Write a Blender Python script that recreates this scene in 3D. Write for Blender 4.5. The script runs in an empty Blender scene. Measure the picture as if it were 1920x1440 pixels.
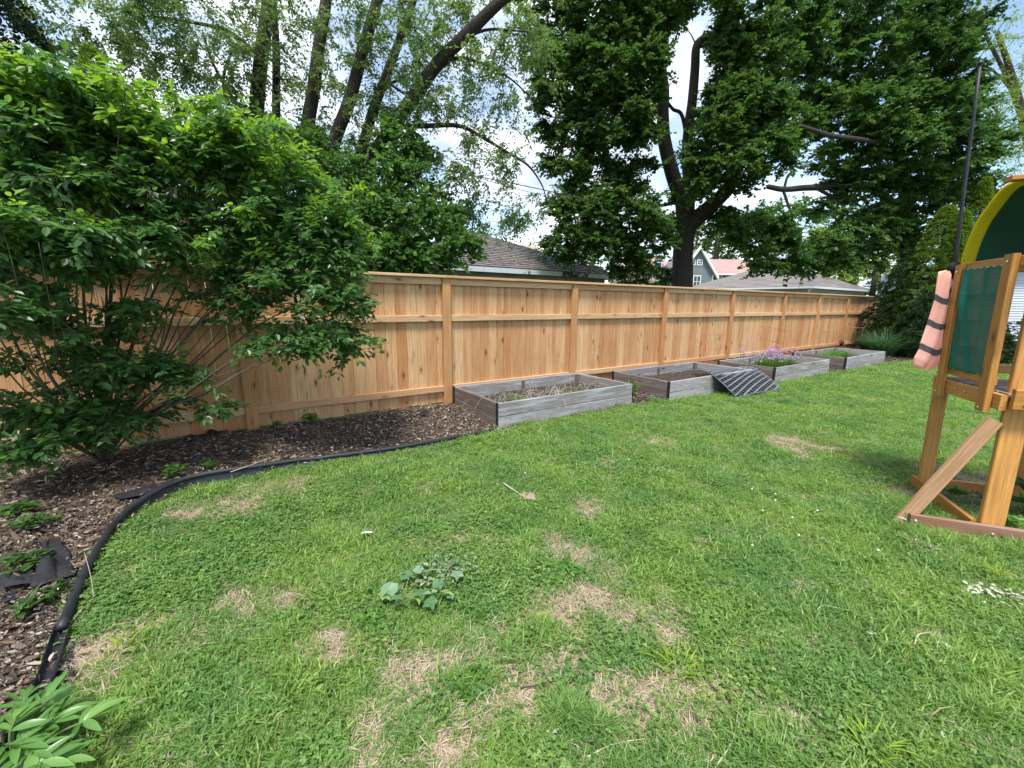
import bpy, math, random
import numpy as np
from mathutils import Matrix, Vector
PI = math.pi
S = bpy.context.scene
COL = S.collection
rng = np.random.default_rng(7)
random.seed(7)

# ------------------------------------------------------------------ camera
F_PX, PITCH, ROLL, H = 786.5, math.radians(10.985), math.radians(.616), 1.459
cd = bpy.data.cameras.new('camera'); cam = bpy.data.objects.new('camera', cd); COL.objects.link(cam)
cd.sensor_width = 36; cd.lens = F_PX / 1920 * 36; cd.clip_start = .05; cd.clip_end = 2000
cam.matrix_world = Matrix.Translation((0, 0, H)) @ Matrix.Rotation(PI/2 - PITCH, 4, 'X') @ Matrix.Rotation(ROLL, 4, 'Z')
S.camera = cam
# ------------------------------------------------------------------ light
SUN_EL, SUN_AZ = math.radians(66), math.radians(186)      # azimuth clockwise from +Y
w = bpy.data.worlds.new('World'); S.world = w; w.use_nodes = True
nt = w.node_tree; nd = nt.nodes; lk = nt.links
for n_ in list(nd): nd.remove(n_)
sky = nd.new('ShaderNodeTexSky'); sky.sky_type = 'NISHITA'; sky.sun_disc = False
sky.sun_elevation = SUN_EL; sky.sun_rotation = SUN_AZ; sky.air_density = 1.0; sky.dust_density = .6
tc = nd.new('ShaderNodeTexCoord'); mp = nd.new('ShaderNodeMapping'); mp.inputs['Scale'].default_value = (1, 1, 2.4)
mp.inputs['Location'].default_value = (3.1, 1.7, .35)
nz = nd.new('ShaderNodeTexNoise'); nz.inputs['Scale'].default_value = 2.3; nz.inputs['Detail'].default_value = 7; nz.inputs['Roughness'].default_value = .56
nz.inputs['Distortion'].default_value = .25
rp = nd.new('ShaderNodeValToRGB'); rp.color_ramp.elements[0].position = .40; rp.color_ramp.elements[1].position = .56
nz2 = nd.new('ShaderNodeTexNoise'); nz2.inputs['Scale'].default_value = 5; nz2.inputs['Detail'].default_value = 6
cr = nd.new('ShaderNodeValToRGB'); cr.color_ramp.elements[0].position = .35; cr.color_ramp.elements[1].position = .65
cr.color_ramp.elements[0].color = (2.5, 3.1, 4.2, 1); cr.color_ramp.elements[1].color = (5.4, 5.6, 6.0, 1)
mx = nd.new('ShaderNodeMixRGB'); bg = nd.new('ShaderNodeBackground'); bg.inputs['Strength'].default_value = .132
out = nd.new('ShaderNodeOutputWorld')
lk.new(tc.outputs['Generated'], mp.inputs[0]); lk.new(mp.outputs[0], nz.inputs['Vector']); lk.new(mp.outputs[0], nz2.inputs['Vector'])
lk.new(nz.outputs['Fac'], rp.inputs[0]); lk.new(nz2.outputs['Fac'], cr.inputs[0])
lk.new(rp.outputs[0], mx.inputs[0]); lk.new(sky.outputs[0], mx.inputs[1]); lk.new(cr.outputs[0], mx.inputs[2])
lk.new(mx.outputs[0], bg.inputs[0]); lk.new(bg.outputs[0], out.inputs[0])
sl = bpy.data.lights.new('sun', 'SUN'); so = bpy.data.objects.new('sun', sl); COL.objects.link(so)
sl.energy = 3.0; sl.angle = math.radians(13); sl.color = (1, .96, .89)
sdir = Vector((math.sin(SUN_AZ)*math.cos(SUN_EL), math.cos(SUN_AZ)*math.cos(SUN_EL), math.sin(SUN_EL)))
so.rotation_euler = sdir.to_track_quat('Z', 'Y').to_euler(); so.location = (6, -6, 12)
S.view_settings.view_transform = 'Standard'; S.view_settings.look = 'None'; S.view_settings.gamma = 1
S.view_settings.exposure = 1.15
S.render.engine = 'CYCLES'
S.cycles.max_bounces = 6; S.cycles.transparent_max_bounces = 4; S.cycles.diffuse_bounces = 3; S.cycles.glossy_bounces = 2; S.cycles.transmission_bounces = 3

# ------------------------------------------------------------------ geometry of the place
X0 = np.array([-.9156, 5.956]); TH = math.radians(34.066)
DV = np.array([math.cos(TH), math.sin(TH)]); NV = np.array([math.sin(TH), -math.cos(TH)])   # along the fence; from the fence towards the lawn
def ray(u, v):
    a, b = u-960, v-720; c, s = math.cos(ROLL), math.sin(ROLL); a, b = c*a+s*b, -s*a+c*b
    return np.array([a, F_PX*math.cos(PITCH)-b*math.sin(PITCH), -F_PX*math.sin(PITCH)-b*math.cos(PITCH)])
def G(u, v, z=-.05):                 # a spot on the ground (or at height z) measured off the photograph
    r = ray(u, v); t = (z-H)/r[2]; return np.array([0, 0, H]) + r*t
def W(u, v, y):                      # a spot at forward distance y
    r = ray(u, v); return np.array([0, 0, H]) + r*(y/r[1])
def FT(s, t, z=0):                   # fence coordinates -> world
    p = X0 + DV*s + NV*t; return np.array([p[0], p[1], z])
def to_st(x, y):
    q0, q1 = x-X0[0], y-X0[1]; return q0*DV[0]+q1*DV[1], q0*NV[0]+q1*NV[1]
def vnoise(x, y, scale, seed=0):
    x = np.asarray(x)*scale + seed*17.3; y = np.asarray(y)*scale + seed*9.1
    xi, yi = np.floor(x), np.floor(y); fx, fy = x-xi, y-yi
    fx = fx*fx*(3-2*fx); fy = fy*fy*(3-2*fy)
    h = lambda a, b: (np.sin(a*127.1+b*311.7+seed*74.7)*43758.5453) % 1.0
    return (h(xi, yi)*(1-fx)+h(xi+1, yi)*fx)*(1-fy) + (h(xi, yi+1)*(1-fx)+h(xi+1, yi+1)*fx)*fy
def fbm(x, y, scale, seed=0): return .5*vnoise(x, y, scale, seed)+.3*vnoise(x, y, scale*2.1, seed+1)+.2*vnoise(x, y, scale*4.3, seed+2)
def sstep(a, b, x): t = np.clip((x-a)/(b-a), 0, 1); return t*t*(3-2*t)
def unit(a): return a/np.maximum(np.linalg.norm(a, axis=-1, keepdims=True), 1e-9)

# border between mulch and lawn
EDGE = [G(u, v, -.03)[:2] for u, v in [(66, 1331), (117, 1187), (156, 1090), (187, 1032), (222, 981), (272, 946), (331, 919), (389, 903), (480, 886), (560, 870), (650, 857), (746, 843), (837, 825), (925, 807)]]
EDGE = [np.array([-1.46, .55]), np.array([-1.56, .95])] + EDGE
EDGE_FULL = [np.array([-1.35, -3.])] + EDGE + [FT(s, t)[:2] for s, t in [(.06, 1.31), (2.5, 1.31), (2.9, 1.36), (3.14, 1.49), (5.65, 1.5), (6.2, 1.6), (8.9, 1.66), (9.5, 1.75), (12.3, 1.78), (13.5, 2.0), (15, 2.6), (17, 4.4), (19, 7), (22, 9), (40, 16), (40, -.05), (-12, -.05), (-12, 6)]]
POLY = np.array(EDGE_FULL)
def in_poly(x, y, poly=POLY):
    ins = np.zeros(x.shape, bool); n = len(poly); j = n-1
    for i in range(n):
        xi, yi = poly[i]; xj, yj = poly[j]
        c = ((yi > y) != (yj > y)) & (x < (xj-xi)*(y-yi)/(yj-yi+1e-12)+xi)
        ins ^= c; j = i
    return ins
def gz(x, y):
    x = np.asarray(x, float); y = np.asarray(y, float)
    s, t = to_st(x, y)
    z = -.055 + .055*sstep(1.5, .3, t)
    z = z - .055*sstep(1.6, 2.8, x)*sstep(6.5, 4, y)
    z = z + .02*(fbm(x, y, .9, 3)-.5)
    m = in_poly(x, y)
    z = z + np.where(m, .035*(fbm(x, y, 3.5, 5)-.5)+.012*(vnoise(x, y, 14, 8)-.5), .008*(vnoise(x, y, 9, 6)-.5))
    return z
DRY = [(1505, 826, .33, 1), (1245, 832, .13, .8), (1200, 822, .12, .7), (830, 1012, .14, .9), (690, 912, .13, .5), (430, 945, .3, .75), (370, 950, .2, .6), (1085, 1035, .13, .9), (1110, 1110, .17, 1), (1050, 1160, .2, 1), (1150, 1060, .12, .7),
       (1170, 1165, .14, .9), (965, 1270, .17, 1), (1030, 1255, .13, .9), (825, 1265, .12, .8), (640, 1212, .13, .9), (1205, 1345, .14, .9), (800, 1410, .14, 1), (865, 1395, .1, .9), (400, 1160, .14, .7), (500, 1115, .14, .6), (790, 908, .12, .7), (150, 1235, .12, 1), (225, 1080, .09, .9),
       (880, 985, .12, .6), (945, 1008, .1, .5), (930, 1330, .12, .7), (1280, 1300, .12, .7), (1460, 1230, .1, .5), (1790, 1010, .1, .5), (1490, 1395, .1, .6), (550, 910, .2, .4), (1105, 955, .12, .4), (1810, 885, .35, .9), (1880, 910, .3, .9), (1780, 900, .12, .8), (1690, 905, .1, .7), (1760, 1180, .09, .5),
       (640, 1100, .2, .5), (1070, 1220, .12, .8), (700, 1440, .14, .7), (1830, 1080, .09, .5), (560, 1010, .12, .5), (1215, 1100, .08, .6), (1160, 880, .12, .4), (300, 1165, .08, .5), (1540, 925, .08, .5), (330, 960, .12, .6), (1000, 1130, .1, .7)]
DRYW = [(G(u, v)[:2], r, a) for u, v, r, a in DRY]
def dryness(x, y):
    d = np.zeros(np.shape(x)); wx = x + .26*(vnoise(x, y, 5, 21)-.5) + .12*(vnoise(x, y, 13, 23)-.5); wy = y + .26*(vnoise(x, y, 5, 22)-.5) + .12*(vnoise(x, y, 13, 24)-.5)
    for c, r, a in DRYW:
        d = np.maximum(d, a*np.exp(-(((wx-c[0])/r)**2+((wy-c[1])/(r*.8))**2)))
    n1 = fbm(x, y, 6, 31)
    d = d*(.25+.9*n1+.7*vnoise(x, y, 16, 35)) + .22*sstep(.55, .8, fbm(x, y, 2.2, 33))*sstep(.45, .7, n1)
    return np.clip(d*1.25, 0, 1)

# ------------------------------------------------------------------ helpers
def link(o, parent=None, root_loc=None):
    COL.objects.link(o)
    if parent is not None:
        o.parent = parent; o.matrix_parent_inverse = Matrix.Translation(parent.location).inverted()
        pp = parent.parent
        if parent.type == 'MESH' and pp is not None:
            o.matrix_parent_inverse = (Matrix.Translation(pp.location) @ parent.matrix_parent_inverse @ parent.matrix_basis).inverted()
        elif parent.type == 'MESH':
            o.matrix_parent_inverse = parent.matrix_basis.inverted()
    return o
def mesh_np(name, V, polys, mat, attrs=None, smooth=False):
    """V (n,3); polys: list of (array (m,k)) index arrays"""
    me = bpy.data.meshes.new(name); V = np.asarray(V, np.float32)
    me.vertices.add(len(V)); me.vertices.foreach_set('co', V.ravel())
    if polys:
        idx = np.concatenate([np.asarray(p, np.int32).ravel() for p in polys]); tot = np.concatenate([np.full(len(p), np.asarray(p).shape[1], np.int32) for p in polys])
        st = np.concatenate([[0], np.cumsum(tot)[:-1]]).astype(np.int32)
        me.loops.add(len(idx)); me.loops.foreach_set('vertex_index', idx)
        me.polygons.add(len(tot)); me.polygons.foreach_set('loop_start', st); me.polygons.foreach_set('loop_total', tot)
        me.polygons.foreach_set('use_smooth', np.full(len(tot), bool(smooth)))
    for k, a in (attrs or {}).items():
        a = np.asarray(a, np.float32)
        if a.ndim == 1: at = me.attributes.new(k, 'FLOAT', 'POINT'); at.data.foreach_set('value', a)
        else: at = me.attributes.new(k, 'FLOAT_VECTOR', 'POINT'); at.data.foreach_set('vector', a.ravel())
    me.update(calc_edges=True)
    if mat: me.materials.append(mat)
    return me
def obj(name, me, parent=None, M=None):
    o = bpy.data.objects.new(name, me)
    if M is not None: o.matrix_basis = M
    return link(o, parent)
def tag(o, label=None, cat=None, group=None, kind=None):
    if label: o['label'] = label
    if cat: o['category'] = cat
    if group: o['group'] = group
    if kind: o['kind'] = kind
    return o
def thing(name, label, cat, loc, group=None):
    o = bpy.data.objects.new(name, None); o.location = tuple(float(c) for c in loc); COL.objects.link(o); o.empty_display_size = .2
    return tag(o, label, cat, group)
class MB:
    def __init__(s): s.v = []; s.f = {}; s.n = 0; s.r = []
    def add(s, V, faces, r=None):
        V = [tuple(map(float, p)) for p in V]; b = s.n
        s.v += V; s.n += len(V); s.r += [random.random() if r is None else r]*len(V)
        for f in faces: s.f.setdefault(len(f), []).append([i+b for i in f])
    def box(s, c, size, M=None, ch=0.0):
        x, y, z = [q/2 for q in size]
        V = [(-x, -y, -z), (x, -y, -z), (x, y, -z), (-x, y, -z), (-x, -y, z), (x, -y, z), (x, y, z), (-x, y, z)]
        V = [(M @ Vector(p) if M else Vector(p)) + Vector(tuple(map(float, c))) for p in V]
        s.add(V, [(0, 3, 2, 1), (4, 5, 6, 7), (0, 1, 5, 4), (1, 2, 6, 5), (2, 3, 7, 6), (3, 0, 4, 7)])
    def tube(s, pts, rad, n=6, cap=True, r=None):
        pts = np.asarray(pts, float); rad = np.broadcast_to(rad, (len(pts),)); V = []
        T = np.gradient(pts, axis=0); T = unit(T); a = np.cross(T[0], [0, 0, 1.]);
        if np.linalg.norm(a) < .1: a = np.cross(T[0], [1., 0, 0])
        a = unit(a)
        for p, t, q in zip(pts, T, rad):
            a = a - t*(a@t); a = unit(a); b = np.cross(t, a)
            for k in range(n):
                an = 2*PI*k/n; V.append(p+q*(a*math.cos(an)+b*math.sin(an)))
        m = len(pts); fs = [(i*n+k, i*n+(k+1) % n, (i+1)*n+(k+1) % n, (i+1)*n+k) for i in range(m-1) for k in range(n)]
        if cap and n > 2: fs += [tuple(range(n-1, -1, -1)), tuple(range((m-1)*n, m*n))]
        s.add(V, fs, r)
    def mesh(s, name, mat, smooth=False):
        return mesh_np(name, s.v, [np.array(f) for f in s.f.values()], mat, {'rnd': np.array(s.r)}, smooth)
    def build(s, name, mat, parent=None, smooth=False): return obj(name, s.mesh(name, mat, smooth), parent)
_bc = {}
def board_mesh(w_, t_, L, mat, ch=.004):
    key = (round(w_, 3), round(t_, 3), round(L, 3), mat.name)
    if key in _bc: return _bc[key]
    x, y = w_/2, t_/2; c = min(ch, t_*.3)
    ring = [(-x+c, -y), (x-c, -y), (x, -y+c), (x, y-c), (x-c, y), (-x+c, y), (-x, y-c), (-x, -y+c)]
    V = [(a, b, z) for z in (-L/2, L/2) for a, b in ring]
    me = mesh_np('board', V, [[[i, (i+1) % 8, 8+(i+1) % 8, 8+i] for i in range(8)], [list(range(7, -1, -1)), list(range(8, 16))]], mat)
    _bc[key] = me; return me
def board(name, p0, p1, w_, t_, wdir, mat, parent, ch=.004):
    """a timber from p0 to p1; its width runs along wdir"""
    p0 = Vector(tuple(map(float, p0))); p1 = Vector(tuple(map(float, p1))); z = (p1-p0); L = z.length; z.normalize()
    x = Vector(tuple(map(float, wdir))); x = (x - z*x.dot(z)).normalized(); y = z.cross(x)
    M = Matrix.Translation((p0+p1)/2) @ Matrix((x, y, z)).transposed().to_4x4()
    return obj(name, board_mesh(w_, t_, L, mat, ch), parent, M)

# ------------------------------------------------------------------ materials
def newmat(name):
    m = bpy.data.materials.new(name); m.use_nodes = True; t = m.node_tree; b = t.nodes['Principled BSDF']; return m, t, b
def N(t, typ, **kw):
    n = t.nodes.new(typ)
    for k, v in kw.items():
        if k in n.inputs: n.inputs[k].default_value = v
        else: setattr(n, k, v)
    return n
def ramp(t, fac, stops):
    r = t.nodes.new('ShaderNodeValToRGB'); e = r.color_ramp.elements
    while len(e) < len(stops): e.new(.5)
    for i, (p, c) in enumerate(stops):
        e[i].position = p; e[i].color = (*c, 1) if len(c) == 3 else c
    t.links.new(fac, r.inputs[0]); return r.outputs[0]
def mix(t, fac, a, b, mode='MIX'):
    m = t.nodes.new('ShaderNodeMixRGB'); m.blend_type = mode
    for i, v in ((0, fac), (1, a), (2, b)):
        if hasattr(v, 'links'): t.links.new(v, m.inputs[i])
        elif i == 0: m.inputs[0].default_value = v
        else: m.inputs[i].default_value = (*v, 1)
    return m.outputs[0]
def bump(t, b, h, strength=.3, dist=.01):
    n = N(t, 'ShaderNodeBump', Strength=strength, Distance=dist); t.links.new(h, n.inputs['Height']); t.links.new(n.outputs[0], b.inputs['Normal'])
def objvec(t, scale, rand=True):
    tc = N(t, 'ShaderNodeTexCoord'); oi = N(t, 'ShaderNodeObjectInfo')
    v = tc.outputs['Object']
    if rand:
        m = N(t, 'ShaderNodeVectorMath', operation='MULTIPLY_ADD'); cx = N(t, 'ShaderNodeCombineXYZ')
        for i in range(3): t.links.new(oi.outputs['Random'], cx.inputs[i])
        t.links.new(cx.outputs[0], m.inputs[0]); m.inputs[1].default_value = (31.7, 57.1, 83.3); t.links.new(v, m.inputs[2]); v = m.outputs[0]
    mp = N(t, 'ShaderNodeMapping', Scale=scale); t.links.new(v, mp.inputs[0]); return mp.outputs[0], oi.outputs['Random'], v
def wood(name, tones, dark, rough=.65, knots=True, fine=.35, sheen=.25, light=None, sc=(9, 9, .9), bark=False):
    m, t, b = newmat(name)
    v, rnd, raw = objvec(t, sc)
    base = ramp(t, rnd, [(i/len(tones), c) for i, c in enumerate(tones)]); base.node.color_ramp.interpolation = 'CONSTANT'
    n1 = N(t, 'ShaderNodeTexNoise', Scale=3.0, Detail=5, Distortion=1.2); t.links.new(v, n1.inputs['Vector'])
    f1 = ramp(t, n1.outputs['Fac'], [(.35, (0, 0, 0)), (.7, (1, 1, 1))])
    c = mix(t, f1, base, dark); mm = c.node; mf = N(t, 'ShaderNodeMath', operation='MULTIPLY'); mf.inputs[1].default_value = fine; t.links.new(f1, mf.inputs[0]); t.links.new(mf.outputs[0], mm.inputs[0])
    v2 = N(t, 'ShaderNodeMapping', Scale=(70, 70, 1.6)); t.links.new(raw, v2.inputs[0])
    n2 = N(t, 'ShaderNodeTexNoise', Scale=1.5, Detail=3, Distortion=.4); t.links.new(v2.outputs[0], n2.inputs['Vector'])
    g = ramp(t, n2.outputs['Fac'], [(.3, (.78, .74, .7)), (.6, (1.05, 1.05, 1.05))]); c = mix(t, 1, c, g, 'MULTIPLY')
    if light:
        n4 = N(t, 'ShaderNodeTexNoise', Scale=.8, Detail=3); t.links.new(v, n4.inputs['Vector'])
        c = mix(t, ramp(t, n4.outputs['Fac'], [(.5, (0, 0, 0)), (.72, (.7, .7, .7))]), c, light)
    if knots:
        v3 = N(t, 'ShaderNodeMapping', Scale=(8, 8, 3.2)); t.links.new(raw, v3.inputs[0])
        vo = N(t, 'ShaderNodeTexVoronoi', Scale=1.0); t.links.new(v3.outputs[0], vo.inputs['Vector'])
        k = ramp(t, vo.outputs['Distance'], [(.08, (1, 1, 1)), (.15, (.35, .35, .35)), (.30, (0, 0, 0))])
        sel = ramp(t, vo.outputs['Color'], [(.48, (0, 0, 0)), (.52, (1, 1, 1))])
        k = mix(t, 1, k, sel, 'MULTIPLY'); c2 = mix(t, k, c, (dark[0]*.5, dark[1]*.42, dark[2]*.4)); c = c2
    t.links.new(c, b.inputs['Base Color']); b.inputs['Roughness'].default_value = rough; b.inputs['Specular IOR Level'].default_value = sheen
    bump(t, b, (n1 if bark else n2).outputs['Fac'], .9 if bark else .35, .05 if bark else .003); return m
def leafmat(name, c1, c2, trans=.35, rough=.5, c3=None, spec=.4, tcol=None):
    m, t, b = newmat(name)
    a = N(t, 'ShaderNodeAttribute', attribute_name='rnd')
    st = [(0, c1), (.75, c2), (1, c3 or c2)]
    c = ramp(t, a.outputs['Fac'], st)
    t.links.new(c, b.inputs['Base Color']); b.inputs['Roughness'].default_value = rough; b.inputs['Specular IOR Level'].default_value = spec
    tr = N(t, 'ShaderNodeBsdfTranslucent'); hs = N(t, 'ShaderNodeHueSaturation', Saturation=1.1, Value=1.9, Hue=.485); t.links.new(c, hs.inputs['Color']); t.links.new(hs.outputs[0], tr.inputs[0])
    ms = N(t, 'ShaderNodeMixShader', Fac=trans); t.links.new(b.outputs[0], ms.inputs[1]); t.links.new(tr.outputs[0], ms.inputs[2])
    t.links.new(ms.outputs[0], t.nodes['Material Output'].inputs['Surface']); return m
def plain(name, col, rough=.6, var=.25, scale=8, spec=.3, metal=0, col2=None, bmp=.2):
    m, t, b = newmat(name); tcn = N(t, 'ShaderNodeTexCoord'); n = N(t, 'ShaderNodeTexNoise', Scale=scale, Detail=5); t.links.new(tcn.outputs['Object'], n.inputs['Vector'])
    c = ramp(t, n.outputs['Fac'], [(.35, tuple(q*(1-var) for q in col)), (.65, col2 or tuple(min(1, q*(1+var*.6)) for q in col))])
    t.links.new(c, b.inputs['Base Color']); b.inputs['Roughness'].default_value = rough; b.inputs['Specular IOR Level'].default_value = spec; b.inputs['Metallic'].default_value = metal
    if bmp: bump(t, b, n.outputs['Fac'], bmp, .01)
    return m
CEDAR = [(.49, .275, .125), (.58, .36, .19), (.47, .245, .11), (.61, .40, .22), (.50, .28, .135), (.54, .33, .17), (.46, .235, .10), (.59, .37, .19), (.51, .285, .14)]
M_plank = wood('cedar_plank', CEDAR, (.30, .115, .038), light=(.58, .37, .19), fine=.42)
M_rail = wood('cedar_rail', [(.55, .37, .21), (.61, .43, .26), (.51, .31, .165)], (.36, .18, .08), fine=.4)
M_post = wood('cedar_post', [(.47, .26, .11), (.51, .285, .125), (.45, .235, .095)], (.32, .13, .05), fine=.4)
M_gray = wood('weathered_board', [(.27, .265, .27), (.34, .34, .35), (.29, .28, .275), (.37, .37, .38)], (.10, .075, .065), rough=.85, knots=True, fine=.6, light=(.44, .46, .48), sc=(26, 26, 2.2))
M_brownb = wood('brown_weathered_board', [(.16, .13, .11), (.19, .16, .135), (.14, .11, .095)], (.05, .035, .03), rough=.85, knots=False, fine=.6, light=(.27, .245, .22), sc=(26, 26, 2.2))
M_tower = wood('stained_timber', [(.50, .24, .055), (.54, .27, .072), (.46, .215, .048)], (.27, .10, .022), rough=.5, fine=.45, sheen=.4)
M_towerworn = wood('worn_timber', [(.43, .26, .145), (.39, .22, .12)], (.24, .11, .05), rough=.7, fine=.5, light=(.50, .36, .25))
M_basewood = wood('reddish_weathered_rail', [(.30, .165, .105), (.27, .15, .095)], (.14, .065, .04), rough=.8, fine=.5, light=(.36, .29, .26))
M_deck = wood('grey_brown_deck', [(.25, .21, .18), (.30, .26, .22), (.22, .17, .14)], (.11, .08, .06), rough=.8, knots=False, fine=.5)
M_bark = wood('dark_bark', [(.060, .050, .042), (.052, .044, .037)], (.02, .017, .014), rough=.9, knots=False, fine=.7, sc=(13, 13, 2.6), bark=True)
M_bark2 = wood('grey_bark', [(.11, .10, .088), (.09, .082, .07)], (.04, .034, .028), rough=.9, knots=False, fine=.7, sc=(13, 13, 2.6), bark=True)
M_twig = wood('bush_stem', [(.12, .10, .085), (.10, .085, .07)], (.05, .04, .03), rough=.85, knots=False, fine=.5)
M_plastic = plain('black_plastic', (.020, .022, .028), .5, .3, 6, .35)
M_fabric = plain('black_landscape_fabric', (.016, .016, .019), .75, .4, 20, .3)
M_mesh = plain('grey_plastic_mesh', (.15, .165, .19), .5, .25, 12, .4)
M_wire = plain('red_wire', (.48, .13, .07), .5, .3, 12)
M_bolt = plain('zinc_bolt', (.55, .54, .5), .4, .15, 20, .5, .7)
M_cable = plain('black_cable', (.02, .02, .02), .6, .1, 3)
M_L_bush = leafmat('bush_leaf', (.044, .115, .032), (.078, .175, .044), .46, .36, (.12, .225, .06), .6)
M_L_bushnew = leafmat('bush_young_leaf', (.09, .19, .030), (.145, .27, .042), .5, .42, (.21, .35, .06), .5)
M_L_maple = leafmat('maple_leaf', (.030, .072, .016), (.055, .115, .024), .44, .5, (.09, .165, .034), .35)
M_L_maple2 = leafmat('maple_leaf_fresh', (.032, .080, .020), (.060, .13, .028), .44, .5, (.10, .185, .04), .35)
M_L_box = leafmat('boxelder_leaf', (.065, .12, .038), (.12, .19, .058), .5, .5, (.20, .27, .09), .35)
M_L_vine = leafmat('vine_leaf', (.045, .11, .022), (.075, .165, .034), .42, .45, (.09, .20, .035), .4)
M_L_cedar = leafmat('arborvitae_spray', (.065, .125, .018), (.115, .195, .032), .35, .6, (.17, .27, .05), .3)
M_L_dark = leafmat('conifer_needles', (.010, .026, .012), (.020, .042, .018), .1, .6, None, .3)
M_L_locust = leafmat('locust_leaf', (.10, .17, .035), (.17, .25, .055), .55, .5, (.26, .33, .09), .3)
M_L_far = leafmat('far_leaf', (.05, .11, .028), (.09, .17, .04), .4, .6, (.15, .24, .07), .3)
M_L_yew = leafmat('yew_spray', (.014, .038, .012), (.026, .062, .018), .15, .6, (.045, .09, .026), .3)
M_L_orn = leafmat('ornamental_grass_blade', (.035, .09, .035), (.065, .15, .06), .3, .45, (.11, .20, .09), .4)
M_L_peony = leafmat('peony_leaf', (.07, .17, .035), (.11, .24, .055), .35, .35, (.17, .31, .08), .5)
M_L_weed = leafmat('weed_leaf', (.05, .14, .022), (.09, .21, .03), .4, .45, (.16, .29, .05), .4)
M_L_lime = leafmat('yellow_green_blade', (.20, .30, .03), (.30, .40, .05), .45, .5, None, .3)
M_L_wilt = leafmat('wilted_leaf', (.13, .20, .10), (.20, .27, .15), .3, .55, (.30, .33, .20), .35)
M_L_pale = leafmat('pale_cut_leaf', (.42, .44, .33), (.55, .56, .44), .3, .6, None, .3)
M_straw = leafmat('straw', (.33, .265, .18), (.47, .40, .29), .25, .8, (.58, .52, .41), .2)
M_grass = leafmat('grass_blade', (.045, .125, .020), (.085, .185, .032), .38, .5, (.16, .26, .06), .35)
M_clover = leafmat('clover_leaf', (.035, .125, .022), (.06, .18, .035), .35, .5, (.09, .22, .05), .35)
M_chip = leafmat('mulch_chip', (.050, .038, .031), (.135, .105, .083), .0, .9, (.42, .35, .28), .2)
M_litter = leafmat('dry_leaf', (.16, .11, .07), (.30, .23, .16), .15, .8, (.46, .40, .31), .2)
M_petal = leafmat('chive_flower', (.46, .28, .50), (.60, .40, .62), .3, .7, (.72, .54, .74), .2)

def ground_mat(name, mulch):
    m, t, b = newmat(name); tcn = N(t, 'ShaderNodeTexCoord')
    n1 = N(t, 'ShaderNodeTexNoise', Scale=2.2, Detail=8, Roughness=.7); n2 = N(t, 'ShaderNodeTexNoise', Scale=90, Detail=3); n3 = N(t, 'ShaderNodeTexNoise', Scale=28, Detail=4)
    for n in (n1, n2, n3): t.links.new(tcn.outputs['Object'], n.inputs['Vector'])
    if mulch:
        c = ramp(t, n3.outputs['Fac'], [(.3, (.030, .021, .016)), (.52, (.075, .054, .040)), (.7, (.14, .105, .08))])
        c = mix(t, ramp(t, n1.outputs['Fac'], [(.5, (0, 0, 0)), (.68, (.6, .6, .6))]), c, (.13, .11, .095))
    else:
        g = ramp(t, n2.outputs['Fac'], [(.3, (.030, .075, .016)), (.55, (.065, .15, .03)), (.75, (.12, .20, .055))])
        g = mix(t, ramp(t, n1.outputs['Fac'], [(.35, (0, 0, 0)), (.7, (.5, .5, .5))]), g, (.09, .16, .035))
        d = ramp(t, n3.outputs['Fac'], [(.3, (.13, .10, .075)), (.5, (.26, .21, .155)), (.7, (.40, .34, .26))])
        a = N(t, 'ShaderNodeAttribute', attribute_name='dry'); c = mix(t, ramp(t, a.outputs['Fac'], [(.05, (.15, .15, .15)), (.5, (1, 1, 1))]), g, d)
    t.links.new(c, b.inputs['Base Color']); b.inputs['Roughness'].default_value = .95; b.inputs['Specular IOR Level'].default_value = .1
    bump(t, b, n3.outputs['Fac'], .8, .02); return m
M_lawn = ground_mat('lawn_soil', False); M_mulch = ground_mat('mulch_soil', True)

# ------------------------------------------------------------------ ground: one grid, split into lawn and mulch
def axis(lo, hi, st, far0, far1):
    a = list(np.arange(lo, hi+st/2, st)); q = st; x = hi
    while x < far1: q *= 1.25; x += q; a.append(x)
    q = st; x = lo
    while x > far0: q *= 1.25; x -= q; a.insert(0, x)
    return np.array(a)
gx = axis(-5, 6, .045, -400, 500); gy = axis(.2, 7.2, .045, -60, 700)
XX, YY = np.meshgrid(gx, gy); ZZ = gz(XX, YY)
far = sstep(12, 30, np.hypot(XX, YY)); ZZ = ZZ*(1-far) - .08*far
Vg = np.stack([XX.ravel(), YY.ravel(), ZZ.ravel()], 1); nx, ny = len(gx), len(gy)
ii = (np.arange(ny-1)[:, None]*nx + np.arange(nx-1)[None, :]).ravel(); Fq = np.stack([ii, ii+1, ii+1+nx, ii+nx], 1)
cen = Vg[Fq].mean(1); inm = in_poly(cen[:, 0], cen[:, 1])
def sub(name, faces, mat, attrs):
    u, inv = np.unique(faces, return_inverse=True)
    me = mesh_np(name, Vg[u], [inv.reshape(-1, 4)], mat, {k: v[u] for k, v in attrs.items()}, True); return tag(obj(name, me), kind='structure')
dry_all = dryness(Vg[:, 0], Vg[:, 1])
sub('lawn', Fq[~inm], M_lawn, {'dry': dry_all}); sub('mulch_bed', Fq[inm], M_mulch, {'dry': dry_all})

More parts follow.
